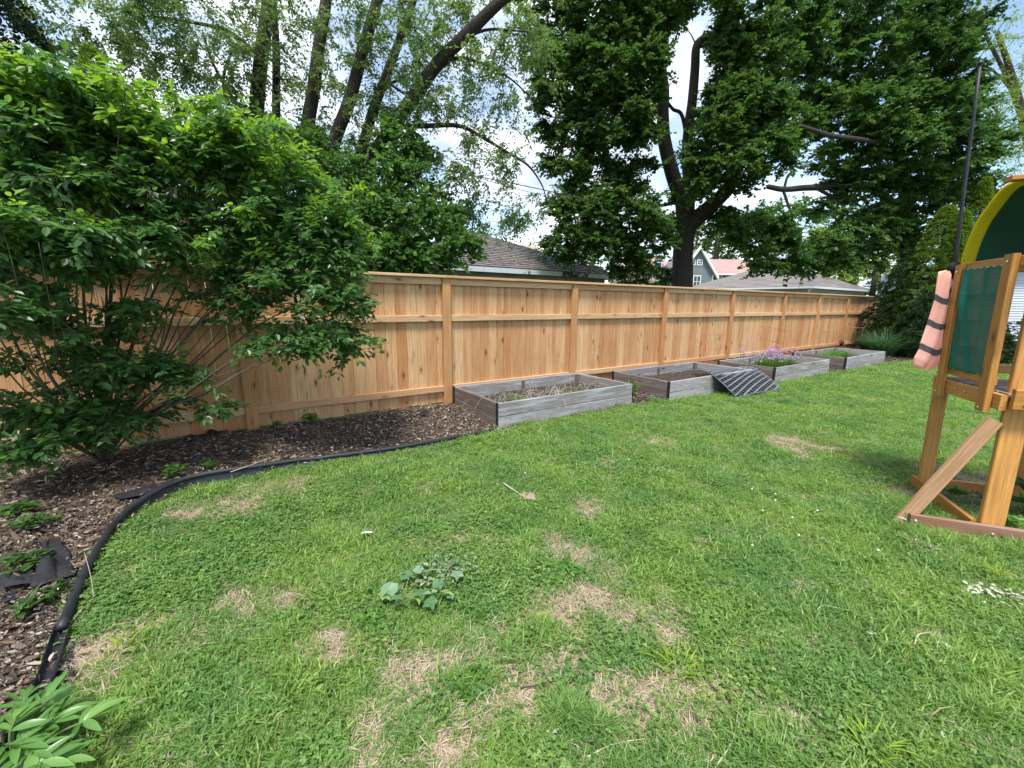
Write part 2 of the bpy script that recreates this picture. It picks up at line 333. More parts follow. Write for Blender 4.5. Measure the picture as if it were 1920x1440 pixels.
# ------------------------------------------------------------------ fence
fence = thing('wooden_fence', 'long new cedar board fence with flat cap and posts across the yard', 'fence', FT(0, -.06, 0))
PS = [-9.7, -7.28, -4.86, -2.44, 0, 2.4, 4.87, 7.41, 10.0, 12.2, 14.4, 16.62, 19.0]
d3, n3v = Vector((DV[0], DV[1], 0)), Vector((NV[0], NV[1], 0))
for i, s in enumerate(PS):
    board('post', FT(s, -.0625, -.12), FT(s, -.0625, 1.778), .125, .125, d3, M_post, fence, .006)
for a, b in zip(PS[:-1], PS[1:]):
    a0, b0 = a+.064, b-.064
    board('top_rail', FT(a0, -.048, 1.7335), FT(b0, -.048, 1.7335), .088, .036, (0, 0, 1), M_rail, fence)
    board('middle_rail', FT(a0, -.045, 1.232), FT(b0, -.045, 1.232), .086, .042, (0, 0, 1), M_rail, fence)
    board('bottom_rail', FT(a0, -.045, .225), FT(b0, -.045, .225), .086, .042, (0, 0, 1), M_rail, fence)
    board('cap_board', FT(a+.002, -.052, 1.7985), FT(b-.002, -.052, 1.7985), .165, .034, n3v, M_rail, fence)
    n = round((b-a)/.14); p = (b-a)/n
    for k in range(n):
        wv = p - .0015 - .002*random.random(); sc = a+(k+.5)*p
        wv = round(wv, 3)
        off = -.078 + random.uniform(-.0025, .0025)
        board('plank', FT(sc, off, .02-random.choice([0, .012])), FT(sc+random.uniform(-.002, .002), off, 1.775), wv, .017, d3, M_plank, fence, .002)

# ------------------------------------------------------------------ raised beds
BEDS = [(.06, .03, 2.42, 1.23), (3.14, .24, 2.51, 1.22), (6.28, .40, 2.56, 1.20), (9.58, .50, 2.68, 1.19)]
BL = ['weathered grey raised garden bed nearest the camera, full of curling dry stalks', 'weathered grey raised garden bed with a plastic mesh spilling over its front',
      'weathered grey raised garden bed with purple chive flowers', 'farthest weathered grey raised garden bed, beside the ornamental grass']
BZ0, BZ1 = -.09, .257
M_soil = plain('dark_bed_soil', (.060, .047, .038), .95, .5, 22, .1, bmp=.9)
for (s0, t0, L, Wd), lab in zip(BEDS, BL):
    r = thing('raised_bed', lab, 'planter', FT(s0+L/2, t0+Wd/2, -.06), 'raised garden beds along the fence')
    hgt = (BZ1-BZ0)/2; th = .04
    for lev in range(2):
        zc = BZ0+hgt*(lev+.5); wv = hgt-.005; jit = .004*(lev-.5)
        board('plank', FT(s0, t0+Wd-th/2+jit, zc), FT(s0+L, t0+Wd-th/2-jit, zc), wv, th, (0, 0, 1), M_gray, r)
        board('plank', FT(s0, t0+th/2, zc), FT(s0+L, t0+th/2, zc), wv, th, (0, 0, 1), M_gray, r)
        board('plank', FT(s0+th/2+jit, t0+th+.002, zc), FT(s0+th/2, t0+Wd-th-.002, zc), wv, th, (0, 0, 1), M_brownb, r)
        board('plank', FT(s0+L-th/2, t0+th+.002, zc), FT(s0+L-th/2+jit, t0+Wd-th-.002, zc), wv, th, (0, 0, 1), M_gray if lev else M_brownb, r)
    for cs, ct in ((0, 0), (0, 1), (1, 0), (1, 1)):
        s_, t_ = s0+th+.032+cs*(L-2*th-.064), t0+th+.032+ct*(Wd-2*th-.064)
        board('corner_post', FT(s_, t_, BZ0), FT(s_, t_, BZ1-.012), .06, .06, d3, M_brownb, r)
    tag(board('corner_strip', FT(s0-.007, t0+Wd-.024, BZ0), FT(s0-.007, t0+Wd-.024, BZ1+.002), .046, .012, n3v, M_fabric, r), 'dark corner strip')
    board('corner_strip', FT(s0-.007, t0+.022, BZ0), FT(s0-.007, t0+.022, BZ1+.004), .046, .012, n3v, M_fabric, r)
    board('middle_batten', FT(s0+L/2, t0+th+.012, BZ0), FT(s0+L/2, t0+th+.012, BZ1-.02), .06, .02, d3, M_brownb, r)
    ns, nt_ = 44, 22; ss, tt = np.meshgrid(np.linspace(s0+th, s0+L-th, ns), np.linspace(t0+th, t0+Wd-th, nt_))
    zz = .085+.06*(fbm(ss, tt, 2.4, 12)-.5)+.03*(vnoise(ss, tt, 15, 4)-.5)
    Pw = X0+ss[..., None]*DV+tt[..., None]*NV; V = np.concatenate([Pw, zz[..., None]], -1).reshape(-1, 3)
    ij = (np.arange(nt_-1)[:, None]*ns+np.arange(ns-1)[None, :]).ravel()
    obj('soil', mesh_np('soil', V, [np.stack([ij, ij+ns, ij+ns+1, ij+1], 1)], M_soil, None, True), r)

# ------------------------------------------------------------------ landscape edging
def catmull(P, m=6):
    P = np.asarray(P, float); Q = np.vstack([2*P[0]-P[1], P, 2*P[-1]-P[-2]]); o = []
    for i in range(1, len(Q)-2):
        for k in range(m):
            t = k/m; a, b, c, d = Q[i-1:i+3]
            o.append(.5*((2*b)+(-a+c)*t+(2*a-5*b+4*c-d)*t*t+(-a+3*b-3*c+d)*t**3))
    o.append(P[-1]); return np.array(o)
def ribbon(mb, pts, up, wd, sides):
    pass
EP = catmull(np.array(EDGE[3:]), 6)
ed = thing('landscape_edging', 'black plastic landscape edging curving between mulch and lawn', 'edging', (*EDGE[6], -.05))
mb = MB(); zt = gz(EP[:, 0], EP[:, 1]); k_ = np.linspace(0, 1, len(EP))
hgt = .045+.045*np.sin(np.clip((k_-.25)/.45, 0, 1)*PI); hgt[-14:] *= np.linspace(1, .55, 14)
top = np.column_stack([EP, np.maximum(zt, -.05)+hgt])
mb.tube(top, .020, 10); mb.build('edging_tube', M_plastic, ed, True)
T = unit(np.gradient(EP, axis=0)); Nn = np.column_stack([T[:, 1], -T[:, 0]])
rows = []
for off, dz in ((.004, 0), (.012, -.4), (.024, -.85), (.05, -1.15), (.052, -1.35)):
    rows.append(np.column_stack([EP+Nn*off, top[:, 2]+dz*(hgt+.015)]))
for off, dz in ((.040, -1.35), (.014, -.95), (.002, -.5), (-.008, 0)): rows.append(np.column_stack([EP+Nn*off, top[:, 2]+dz*(hgt+.015)]))
R = np.array(rows); nr, m = R.shape[:2]; ij = (np.arange(nr-1)[:, None]*m+np.arange(m-1)[None, :]).ravel()
obj('edging_skirt', mesh_np('edging_skirt', R.reshape(-1, 3), [np.stack([ij, ij+1, ij+1+m, ij+m], 1)], M_plastic, None, True), ed)
# split open length at the near end
EO = catmull(np.array(EDGE[:4]+[EDGE[3]+.06*(EDGE[4]-EDGE[3])]), 8); eo = thing('split_edging', 'old split length of black edging lying open like a gutter', 'edging', (*EDGE[2], -.05))
T = unit(np.gradient(EO, axis=0)); Nn = np.column_stack([T[:, 1], -T[:, 0]]); zt = gz(EO[:, 0], EO[:, 1])+.035
kk = np.linspace(0, 1, len(EO)); op = .9+1.0*np.sin(kk*PI)
rows = []
for th_ in (0.0, .012):
    angs = np.linspace(-1, 1, 9)
    for an in (angs if th_ == 0 else angs[::-1]):
        q = an*op*1.1; rr = .028-th_*.25
        rows.append(np.column_stack([EO+Nn*(np.sin(q)*rr+.0)[:, None], zt-np.cos(q)*rr+.012]))
rows.append(rows[0]); R = np.array(rows); nr, m = R.shape[:2]; ij = (np.arange(nr-1)[:, None]*m+np.arange(m-1)[None, :]).ravel()
obj('open_channel', mesh_np('open_channel', R.reshape(-1, 3), [np.stack([ij, ij+1, ij+1+m, ij+m], 1)], M_plastic, None, True), eo)
mb = MB(); mb.tube(np.column_stack([EO+Nn*.045, zt-.03]), .012, 6); mb.build('lower_bead', M_plastic, eo, True)
# thin edging between and beyond the beds
for (pp, lab) in (([(2.53, 1.27), (2.75, 1.29), (2.95, 1.33), (3.12, 1.43)], 'thin black edging strip on the ground between the first two beds'),
                  ([(5.75, 1.46), (6.0, 1.52), (6.25, 1.58)], 'short thin black edging strip between the mesh and the chive bed'),
                  ([(8.9, 1.62), (9.2, 1.66), (9.55, 1.7)], 'thin black edging strip before the farthest bed'),
                  ([(12.3, 1.74), (13, 1.86), (13.8, 2.12), (14.8, 2.6), (16, 3.5)], 'black edging strip past the farthest bed, below the ornamental grass')):
    P = catmull([FT(s, t)[:2] for s, t in pp], 5); mb = MB(); mb.tube(np.column_stack([P, gz(P[:, 0], P[:, 1])+.02]), .022, 6)
    tag(mb.build('landscape_edging', M_plastic, None, True), lab, 'edging')

# ------------------------------------------------------------------ leaves and trees
SH = {'kite': ([(0, 0, 0), (.5, .42, .14), (0, 1, -.06), (-.5, .42, .14)], [[0, 1, 2], [0, 2, 3]]),
      'oval': ([(0, 0, 0), (.40, .28, .12), (.43, .62, .10), (0, 1, -.12), (-.43, .62, .10), (-.40, .28, .12)], [[0, 1, 2, 3], [0, 3, 4, 5]]),
      'lobed': ([(0, 0, 0), (.62, .20, .10), (.30, .42, .02), (.55, .78, .08), (0, 1.05, -.08), (-.55, .78, .08), (-.30, .42, .02), (-.62, .20, .10)], [[0, 1, 2, 3, 4], [0, 4, 5, 6, 7]])}
def leaves(name, P, D, Nm, L, Wd, r, mat, shape='kite'):
    T, Fc = SH[shape]; T = np.array(T); P = np.asarray(P); n = len(P)
    D = unit(D); Xv = unit(np.cross(D, Nm)); Z = np.cross(Xv, D)
    L = np.broadcast_to(L, (n,)); Wd = np.broadcast_to(Wd, (n,))
    V = P[:, None] + Xv[:, None]*(T[None, :, 0:1]*Wd[:, None, None]) + D[:, None]*(T[None, :, 1:2]*L[:, None, None]) + Z[:, None]*(T[None, :, 2:3]*Wd[:, None, None])
    k = len(T); Fi = (np.arange(n)[:, None, None]*k + np.array(Fc)[None]).reshape(-1, len(Fc[0]))
    return mesh_np(name, V.reshape(-1, 3), [Fi], mat, {'rnd': np.repeat(r, k)})
def rand_unit(n):
    a = rng.normal(size=(n, 3)); return unit(a)
def targets(blobs, dens_shell=.5, gaps=()):
    out = []; cen = []
    for c, r, n in blobs:
        c = np.asarray(c, float); r = np.asarray(r, float); d = rand_unit(n); rad = rng.random(n)**(1/3.); rad = np.where(rng.random(n) < dens_shell, .75+.25*rng.random(n), rad)
        out.append(c+d*rad[:, None]*r); cen.append(np.repeat(c[None], n, 0))
    P, Cn = np.vstack(out), np.vstack(cen)
    if gaps:            # open windows in the crown
        k = np.ones(len(P), bool)
        for u, v, y, ru, rv in gaps:
            a, b_ = np.zeros(3)+[0, 0, H], W(u, v, y); d = unit((b_-a)[None])[0]; q = P-a; f = q@d; off = q-f[:, None]*d; e = off/ (np.linalg.norm(b_-a)/F_PX)/np.maximum(1e-6, f/np.linalg.norm(b_-a))[:, None]
            k &= ((e[:, 0]/ru)**2+(e[:, 2]/rv)**2) > 1
        P, Cn = P[k], Cn[k]
    return P, Cn
def PB(lst, y_over=None):
    """crown lobes measured off the photograph: (u, v, distance, half width px, half height px, n, depth factor)"""
    o = []
    for u, v, y, ru, rv, n, *k in lst:
        kf = k[0] if k else 1.0; o.append((W(u, v, y), (ru*y/F_PX, kf*(ru+rv)/2*y/F_PX, rv*y/F_PX), n))
    return o
def skeleton(limbs, tg, tip_r=.006, k_r=.010, bend=.25, upcost=.6):
    """limbs: (points, r0, r1); grows one branch from the nearest limb to every target"""
    mbk = MB(); nodes = []; nr = []
    for P, r0, r1 in limbs:
        C = catmull(P, 5); rr = np.linspace(r0, r1, len(C))*.84; mbk.tube(C, rr, 9 if r0 > .08 else 6); nodes += list(C); nr += list(rr)
    nodes = list(np.array(nodes)); dist = np.min(np.linalg.norm(tg[:, None]-np.array(nodes)[None], axis=2), axis=1); order = np.argsort(dist)
    NA = np.zeros((len(nodes)+len(tg)*4, 3)); NA[:len(nodes)] = nodes; NR = np.zeros(len(NA)); NR[:len(nr)] = nr; cnt = len(nodes)
    dirs = np.zeros_like(tg)
    for i in order:
        d = tg[i]-NA[:cnt]; c = np.linalg.norm(d, axis=1) + upcost*np.maximum(0, -d[:, 2]); j = int(np.argmin(c)); a = NA[j]; b = tg[i]; Ld = np.linalg.norm(b-a)
        mid = (a+b)/2 + rng.normal(size=3)*Ld*bend*.35 + np.array([0, 0, Ld*bend*.3]); P = catmull([a, mid, b], 3)
        r0 = min(NR[j]*.75, tip_r+k_r*Ld+.002); mbk.tube(P, np.linspace(r0, tip_r*.6, len(P)), 4, False)
        for q, rr in ((P[2], r0*.8), (P[3], r0*.7), (P[4], r0*.6), (P[6], tip_r)): NA[cnt] = q; NR[cnt] = max(rr, tip_r); cnt += 1
        dirs[i] = unit((P[-1]-P[-2])[None])[0]
    return mbk, dirs
def sprays(tg, dirs, ntw, nl, Ltw, flat=.5, droop=0., up=0., jitter=.6, ang=.9, nj=.45):
    """leaf positions/directions/normals for twiglets around each branch end"""
    n = len(tg); A = unit(dirs[:, None]*.7 + rng.normal(size=(n, ntw, 3))*jitter + np.array([0, 0, up-droop]))
    A[..., 2] *= flat if droop == 0 else 1; A = unit(A); Ln = Ltw*(.6+.8*rng.random((n, ntw, 1)))
    t = (np.arange(nl)+.6)/nl; t = t[None, None, :, None]; base = tg[:, None, None]-dirs[:, None, None]*Ltw*.3
    P = base + A[:, :, None]*Ln[..., None]*t + np.array([0, 0, -1.])*(droop*.35+.08)*(Ln[..., None]*t)**2/np.maximum(Ltw, .1)
    side = unit(np.cross(A, np.array([0, 0, 1.])+rng.normal(size=A.shape)*.3))[:, :, None, None]
    sg = np.array([-1., 1.])[None, None, None, :, None]
    Dl = unit(A[:, :, None, None]*.6 + side*sg*ang + rng.normal(size=(n, ntw, nl, 2, 3))*.25 + np.array([0, 0, -.25-.4*droop]))
    P = np.broadcast_to(P[:, :, :, None], Dl.shape); Nm = unit(np.array([0, 0, 1.]) + rng.normal(size=Dl.shape)*nj)
    tw = (base[:, :, 0] + 0*A, P[:, :, -1, 0])
    return P.reshape(-1, 3)+rng.normal(size=(P.size//3, 3))*.01, Dl.reshape(-1, 3), Nm.reshape(-1, 3), tw
def crown(root, tg, dirs, mat, ntw, nl, Ltw, leaf, wr, shape, name='crown', **kw):
    P, Dl, Nm, tw = sprays(tg, dirs, ntw, nl, Ltw, **kw); n = len(P); per = n//len(tg)
    r = np.clip(np.repeat(rng.random(len(tg)), per)*.45 + rng.random(n)*.55, 0, 1); L = leaf*(.65+.6*rng.random(n))
    return tag(obj(name, leaves(name, P, Dl, Nm, L, L*wr, r, mat, shape), root), kind=None)

def LP(*a): return [W(u, v, y) for u, v, y in a]     # a limb's course
def tree(name, label, limbs, blobs, mat, leaf, wr, shape, ntw, nl, Ltw, bark=M_bark, group=None, shell=.5, tip=.006, kr=.010, cat='tree', trunk='trunk', cname='crown', gaps=(), dens=1.0, **kw):
    P0 = limbs[0][0][0]; root = thing(name, label, cat, P0, group)
    tg, _ = targets([(c, r, int(n*dens+.5)) for c, r, n in blobs], shell, gaps); mbk, dirs = skeleton(limbs, tg, tip, kr)
    mbk.build(trunk, bark, root, True); crown(root, tg, dirs, mat, ntw, nl, Ltw, leaf, wr, shape, cname, **kw); return root, tg, dirs

# centre maple
Ym = 14.
g0 = W(1280, 530, Ym); g0 = np.array([g0[0], g0[1], -.1])
lm = [([g0, W(1279, 545, Ym), W(1280, 480, Ym), W(1284, 440, Ym), W(1293, 405, Ym)], .40, .33),
      ([W(1284, 440, Ym), W(1280, 380, Ym), W(1262, 330, Ym-.2), W(1246, 265, Ym-.4), W(1243, 215, Ym-.5), W(1244, 160, Ym-.6), W(1228, 125, Ym-.7), W(1212, 95, Ym-.8), W(1185, 40, Ym-1)], .30, .10),
      ([W(1290, 425, Ym), W(1292, 360, Ym), W(1288, 290, Ym+.2), W(1292, 235, Ym+.3), W(1298, 190, Ym+.3), W(1303, 130, Ym+.3), W(1306, 88, Ym+.3), W(1320, 72, Ym+.3), W(1355, 55, Ym+.3), W(1375, 30, Ym+.2), W(1385, -20, Ym+.2)], .22, .09),
      ([W(1293, 420, Ym), W(1318, 400, Ym-.2), W(1345, 375, Ym-.6), W(1368, 350, Ym-1), W(1385, 310, Ym-1.3), W(1395, 250, Ym-1.4)], .33, .14),
      ([W(1306, 86, Ym+.3), W(1340, 84, Ym), W(1365, 90, Ym-.2), W(1388, 100, Ym-.3), W(1410, 60, Ym-.3)], .08, .04),
      ([W(1292, 300, Ym+.1), W(1280, 220, Ym), W(1262, 205, Ym-.1), W(1250, 190, Ym-.3)], .07, .05),
      ([W(1278, 455, Ym), W(1240, 430, Ym-.4), W(1205, 415, Ym-.8), W(1150, 400, Ym-1)], .13, .04),
      ([W(1275, 375, Ym), W(1240, 385, Ym+.3), W(1200, 380, Ym+.3)], .09, .03),
      ([W(1244, 250, Ym-.4), W(1200, 215, Ym-.8), W(1150, 190, Ym-1.2)], .10, .03)]
bl = PB([(1290, 20, 13.6, 50, 30, 16), (1352, 150, 13.4, 26, 60, 12), (1345, 210, 13, 30, 40, 9), (1065, 40, 13.5, 75, 60, 26), (1150, 30, 13, 90, 60, 30), (1230, 30, 13, 60, 70, 26), (1175, 280, 13, 50, 40, 14), (1060, 130, 13, 60, 60, 22), (1130, 130, 12.8, 80, 70, 32), (1195, 140, 12.8, 50, 60, 20), (1065, 220, 13, 55, 55, 22), (1140, 220, 12.8, 75, 55, 28), (1205, 230, 13, 38, 50, 14),
         (1075, 300, 13, 50, 40, 15), (1130, 340, 13.5, 70, 35, 17), (1195, 330, 13.8, 50, 30, 10), (1090, 400, 12.6, 70, 45, 24), (1170, 400, 12.6, 80, 45, 27), (1060, 455, 12.4, 50, 30, 14), (1130, 460, 12.6, 70, 35, 20), (1205, 455, 12.8, 60, 45, 18), (1240, 400, 13, 35, 35, 9), (1185, 510, 13, 40, 25, 9), (1235, 515, 15.5, 25, 25, 6),
         (1345, 250, 12.4, 50, 60, 22), (1410, 215, 12.4, 60, 55, 30), (1365, 140, 13.2, 40, 60, 14), (1440, 330, 12.8, 40, 30, 10), (1360, 320, 12.2, 60, 50, 24), (1420, 300, 12.4, 50, 55, 20), (1320, 300, 12.6, 30, 50, 10), (1450, 250, 12.6, 35, 60, 13), (1425, 130, 13, 50, 55, 16), (1310, 15, 13, 60, 40, 13), (1420, 40, 13.2, 60, 60, 19), (1370, 170, 13.4, 35, 35, 7),
         (1370, 420, 13.4, 50, 30, 12), (1400, 470, 13.4, 45, 30, 10), (1325, 510, 15.8, 14, 20, 3), (1100, -60, 13, 150, 60, 30), (1330, -60, 13, 150, 60, 28)])
tree('maple_tree', 'big dark green maple whose forked trunk rises behind the fence middle', lm, bl, M_L_maple, .100, .95, 'kite', 13, 7, .38, dens=1.4, gaps=[(1284, 150, 14, 33, 78), (1255, 310, 14, 13, 75), (1292, 450, 14, 24, 60), (1205, 280, 14, 18, 14), (1468, 355, 14, 42, 30), (1540, 425, 14, 26, 20), (1330, 498, 14, 36, 50), (1570, 535, 14, 100, 22), (1385, 510, 14, 18, 30)], shell=.6, tip=.012, kr=.012, flat=.55, jitter=.75, nj=.5)
# right maple
Yr = 17.
g1 = W(1700, 560, Yr); g1 = np.array([g1[0], g1[1], -.1])
lr = [([g1, W(1700, 500, Yr), W(1702, 400, Yr), W(1690, 300, Yr), W(1680, 200, Yr), W(1670, 60, Yr)], .36, .14),
      ([W(1702, 420, Yr), W(1660, 370, Yr-.6), W(1610, 345, Yr-1.2), W(1560, 350, Yr-1.6), W(1510, 352, Yr-2), W(1470, 355, Yr-2.3), W(1440, 350, Yr-2.5)], .17, .09),
      ([W(1530, 352, Yr-1.9), W(1560, 368, Yr-1.8), W(1600, 380, Yr-1.6), W(1630, 395, Yr-1.6)], .07, .035),
      ([W(1470, 355, Yr-2.3), W(1477, 330, Yr-2.3), W(1488, 320, Yr-2.3)], .05, .03),
      ([W(1468, 355, Yr-2.3), W(1478, 385, Yr-2.4), W(1486, 410, Yr-2.4), W(1480, 440, Yr-2.4)], .06, .03),
      ([W(1690, 300, Yr), W(1640, 268, Yr-2.5), W(1560, 255, Yr-4.2), W(1520, 243, Yr-4.6), W(1492, 235, Yr-4.8), W(1470, 238, Yr-4.9), W(1463, 252, Yr-4.9), W(1482, 264, Yr-4.9)], .085, .045),
      ([W(1685, 240, Yr), W(1610, 170, Yr-.5), W(1540, 190, Yr-.8), W(1500, 170, Yr-1)], .10, .03), ([W(1680, 200, Yr), W(1740, 130, Yr-.5), W(1790, 60, Yr-1)], .12, .04)]
bl = PB([(1485, 40, 15.5, 45, 70, 14), (1475, 120, 15.5, 40, 50, 10), (1530, 40, 16, 90, 70, 26), (1640, 30, 16, 90, 70, 26), (1740, 40, 16, 70, 70, 22), (1790, 60, 16, 40, 60, 12), (1490, 130, 16, 60, 55, 12), (1570, 130, 16, 80, 55, 18), (1660, 120, 15.6, 80, 60, 24), (1750, 140, 15.6, 70, 60, 24), (1800, 130, 16, 35, 60, 10),
         (1520, 215, 15.5, 50, 40, 10), (1600, 220, 15, 80, 40, 18), (1690, 200, 15, 90, 50, 32), (1765, 220, 15.2, 70, 50, 26), (1580, 290, 15.4, 60, 40, 13), (1660, 280, 15.2, 80, 50, 24), (1740, 290, 15.2, 80, 55, 28), (1810, 280, 15.6, 50, 50, 16), (1840, 330, 16, 40, 40, 12),
         (1540, 330, 15.4, 50, 25, 7), (1620, 350, 15.6, 70, 35, 14), (1700, 360, 16, 80, 45, 24), (1780, 360, 16.4, 60, 40, 16), (1470, 400, 14.4, 50, 28, 11), (1420, 430, 14.2, 50, 30, 11), (1500, 450, 14.4, 60, 30, 13), (1450, 480, 14.4, 45, 28, 10), (1540, 500, 14.8, 50, 30, 11), (1590, 450, 15.4, 60, 40, 14), (1640, 440, 16, 60, 50, 18), (1690, 450, 16.5, 50, 50, 14), (1500, 505, 14.6, 45, 18, 6), (1600, 510, 15.4, 40, 22, 6), (1550, 400, 15.6, 40, 30, 6), (1680, -60, 16, 200, 60, 40), (1500, 270, 15, 35, 50, 8)])
tree('maple_tree', 'broad green maple with a long bare limb reaching over the far garage', lr, bl, M_L_maple2, .115, .95, 'kite', 13, 8, .48, dens=1.25, gaps=[(1284, 150, 14, 33, 78), (1255, 310, 14, 13, 75), (1292, 450, 14, 24, 60), (1205, 280, 14, 18, 14), (1468, 355, 14, 42, 30), (1540, 425, 14, 26, 20), (1330, 498, 14, 36, 50), (1570, 535, 14, 100, 22), (1385, 510, 14, 18, 30)], shell=.6, tip=.012, kr=.012, flat=.5, jitter=.75, nj=.5)
# tall loose trees behind the left half of the fence
Yb = 9.6
def gr(u, y): p = W(u, 540, y); return np.array([p[0], p[1], -.05])
lb1 = [([gr(500, Yb), W(498, 400, Yb), W(488, 300, Yb), W(482, 210, Yb), W(490, 110, Yb), W(505, 0, Yb), W(520, -80, Yb)], .21, .13),
       ([gr(502, Yb)+[0, 0, .6], W(520, 360, Yb+.3), W(518, 220, Yb+.3), W(518, 100, Yb+.4), W(512, 0, Yb+.4)], .12, .08),
       ([W(484, 240, Yb), W(440, 190, Yb), W(400, 120, Yb-.3), W(380, 60, Yb-.4)], .05, .02), ([W(490, 110, Yb), W(430, 60, Yb), W(350, 40, Yb-.4), W(280, 30, Yb-.8)], .06, .02), ([W(486, 300, Yb), W(420, 170, Yb+.3), W(440, 80, Yb)], .07, .02)]
bl = PB([(150, 30, 8.4, 90, 60, 20), (250, 40, 8.5, 90, 70, 26), (350, 50, 8.7, 90, 70, 30), (430, 60, 9, 70, 80, 24), (200, 110, 8.8, 70, 50, 14), (300, 130, 8.8, 80, 50, 20), (380, 160, 9, 70, 60, 18), (440, 190, 9.2, 50, 70, 14), (480, 60, 9, 50, 80, 12), (530, 130, 9.4, 40, 90, 9), (350, 220, 10, 90, 40, 12), (560, 30, 9, 40, 60, 7), (300, -50, 9, 200, 60, 30), (130, 180, 9.5, 50, 50, 6)])
tree('boxelder_tree', 'tall loose tree with an upright dark trunk above the leafy bush', lb1, bl, M_L_box, .070, .50, 'kite', 9, 7, .36, bark=M_bark, shell=.4, tip=.005, kr=.007, droop=.28, jitter=.6, nj=.7)
rt = gr(668, 9.4)
lb2 = [([rt, W(655, 450, 9.4), W(590, 350, 9.4), W(575, 265, 9.4), W(588, 170, 9.4), W(598, 90, 9.4), W(612, 0, 9.4), W(622, -70, 9.4)], .20, .11),
       ([rt+[.1, 0, .4], W(650, 400, 9.2), W(622, 295, 9.2), W(655, 190, 9.1), W(682, 90, 9.1), W(708, 0, 9.), W(725, -60, 9)], .18, .10),
       ([rt+[.15, .1, .3], W(672, 350, 9.6), W(690, 240, 9.6), W(725, 140, 9.6), W(755, 60, 9.6), W(785, -30, 9.6)], .15, .08),
       ([rt+[.2, 0, .3], W(690, 330, 9.3), W(715, 270, 9.2), W(770, 190, 9.), W(820, 120, 8.8), W(870, 70, 8.6), W(930, 10, 8.4), W(990, -40, 8.3)], .19, .10),
       ([W(740, 238, 9.1), W(800, 236, 9), W(860, 236, 8.9), W(900, 255, 8.9), W(950, 285, 8.8), W(990, 310, 8.7), W(1015, 345, 8.7), W(1025, 375, 8.7)], .06, .012),
       ([W(800, 150, 8.9), W(850, 110, 8.8), W(900, 118, 8.8), W(960, 150, 8.8), W(1010, 200, 8.8)], .045, .01), ([W(870, 70, 8.6), W(920, 55, 8.5), W(990, 60, 8.4)], .04, .012),
       ([W(700, 190, 9.6), W(745, 150, 9.8), W(800, 150, 9.9)], .05, .02), ([W(775, 185, 9), W(730, 150, 9.2), W(745, 80, 9.3)], .04, .015)]
bl = PB([(610, 60, 9.2, 60, 60, 10), (680, 40, 9, 60, 60, 13), (740, 60, 9, 70, 70, 18), (800, 40, 8.8, 70, 60, 18), (860, 30, 8.8, 70, 50, 14), (640, 170, 9.2, 50, 80, 10), (720, 150, 9.2, 60, 70, 14), (780, 130, 9, 60, 60, 14), (850, 150, 8.8, 70, 60, 14), (920, 120, 8.7, 70, 60, 13), (970, 80, 8.6, 50, 60, 12), (960, 190, 8.7, 50, 60, 9),
         (820, 230, 8.9, 70, 50, 10), (900, 230, 8.8, 60, 50, 9), (880, 300, 8.8, 70, 40, 12), (950, 310, 8.7, 50, 45, 9), (930, 380, 8.7, 60, 45, 12), (985, 400, 8.6, 40, 45, 9), (860, 370, 8.8, 60, 50, 14), (570, 200, 9.4, 50, 70, 8), (660, 280, 9.3, 50, 40, 5), (820, -50, 9, 220, 50, 26), (1000, 30, 8.6, 30, 70, 9), (1010, 130, 8.6, 25, 60, 5), (780, 290, 9, 50, 40, 8), (590, 150, 9.2, 12, 130, 8), (665, 190, 9, 14, 110, 9), (715, 190, 9.4, 12, 110, 14), (790, 170, 8.8, 40, 60, 10), (735, 250, 8.9, 30, 30, 8)])
tree('boxelder_tree', 'sparse tree of four leaning dark trunks fanning out behind the fence', lb2, bl, M_L_box, .068, .50, 'kite', 8, 7, .34, bark=M_bark, shell=.35, tip=.004, kr=.006, droop=.32, jitter=.6, nj=.7)
# vine-covered shrub against those trunks
lv = [([gr(770, 8.6), W(765, 480, 8.6), W(755, 380, 8.6), W(745, 300, 8.6)], .10, .04)]
bl = PB([(770, 330, 8.6, 45, 80, 30), (745, 270, 8.8, 35, 45, 12), (700, 360, 8.2, 60, 70, 30), (790, 430, 8.2, 70, 60, 34), (730, 450, 8, 60, 60, 30), (850, 460, 8.2, 50, 40, 16), (830, 400, 8.6, 45, 40, 13), (690, 470, 7.6, 50, 50, 22), (640, 340, 8.8, 50, 60, 18), (780, 500, 8, 80, 30, 20)])
tree('vine_thicket', 'leafy vines smothering the trunks beside the mossy garage roof', lv, bl, M_L_vine, .085, .8, 'oval', 9, 5, .26, shell=.6, tip=.004, kr=.006, cat='vine', trunk='stem', cname='foliage', flat=.8, jitter=.8, nj=.8)
# shrubs behind the fence, seen through the bush
lv = [([gr(330, 7.4), W(340, 480, 7.4), W(350, 400, 7.4)], .06, .03), ([gr(520, 7.8), W(520, 480, 7.8), W(520, 400, 7.8)], .06, .03)]
bl = PB([(120, 400, 6.6, 140, 90, 34), (280, 380, 7, 120, 90, 34), (420, 370, 7.4, 110, 90, 34), (540, 350, 7.8, 100, 90, 34), (620, 400, 7.8, 80, 90, 26), (470, 280, 8.4, 110, 40, 24), (570, 280, 8.6, 60, 40, 14), (-40, 400, 6.4, 100, 90, 14), (200, 460, 6.4, 130, 40, 20), (340, 470, 6.9, 110, 35, 20), (460, 470, 7.2, 100, 35, 20), (580, 470, 7.5, 90, 40, 20)])
tree('shrub', 'dark overgrown shrubs behind the fence, glimpsed through the bush', lv, bl, M_L_maple, .10, .75, 'oval', 9, 5, .32, shell=.4, tip=.004, kr=.006, cat='shrub', trunk='stem', cname='foliage', flat=.8, jitter=.8, nj=.8)
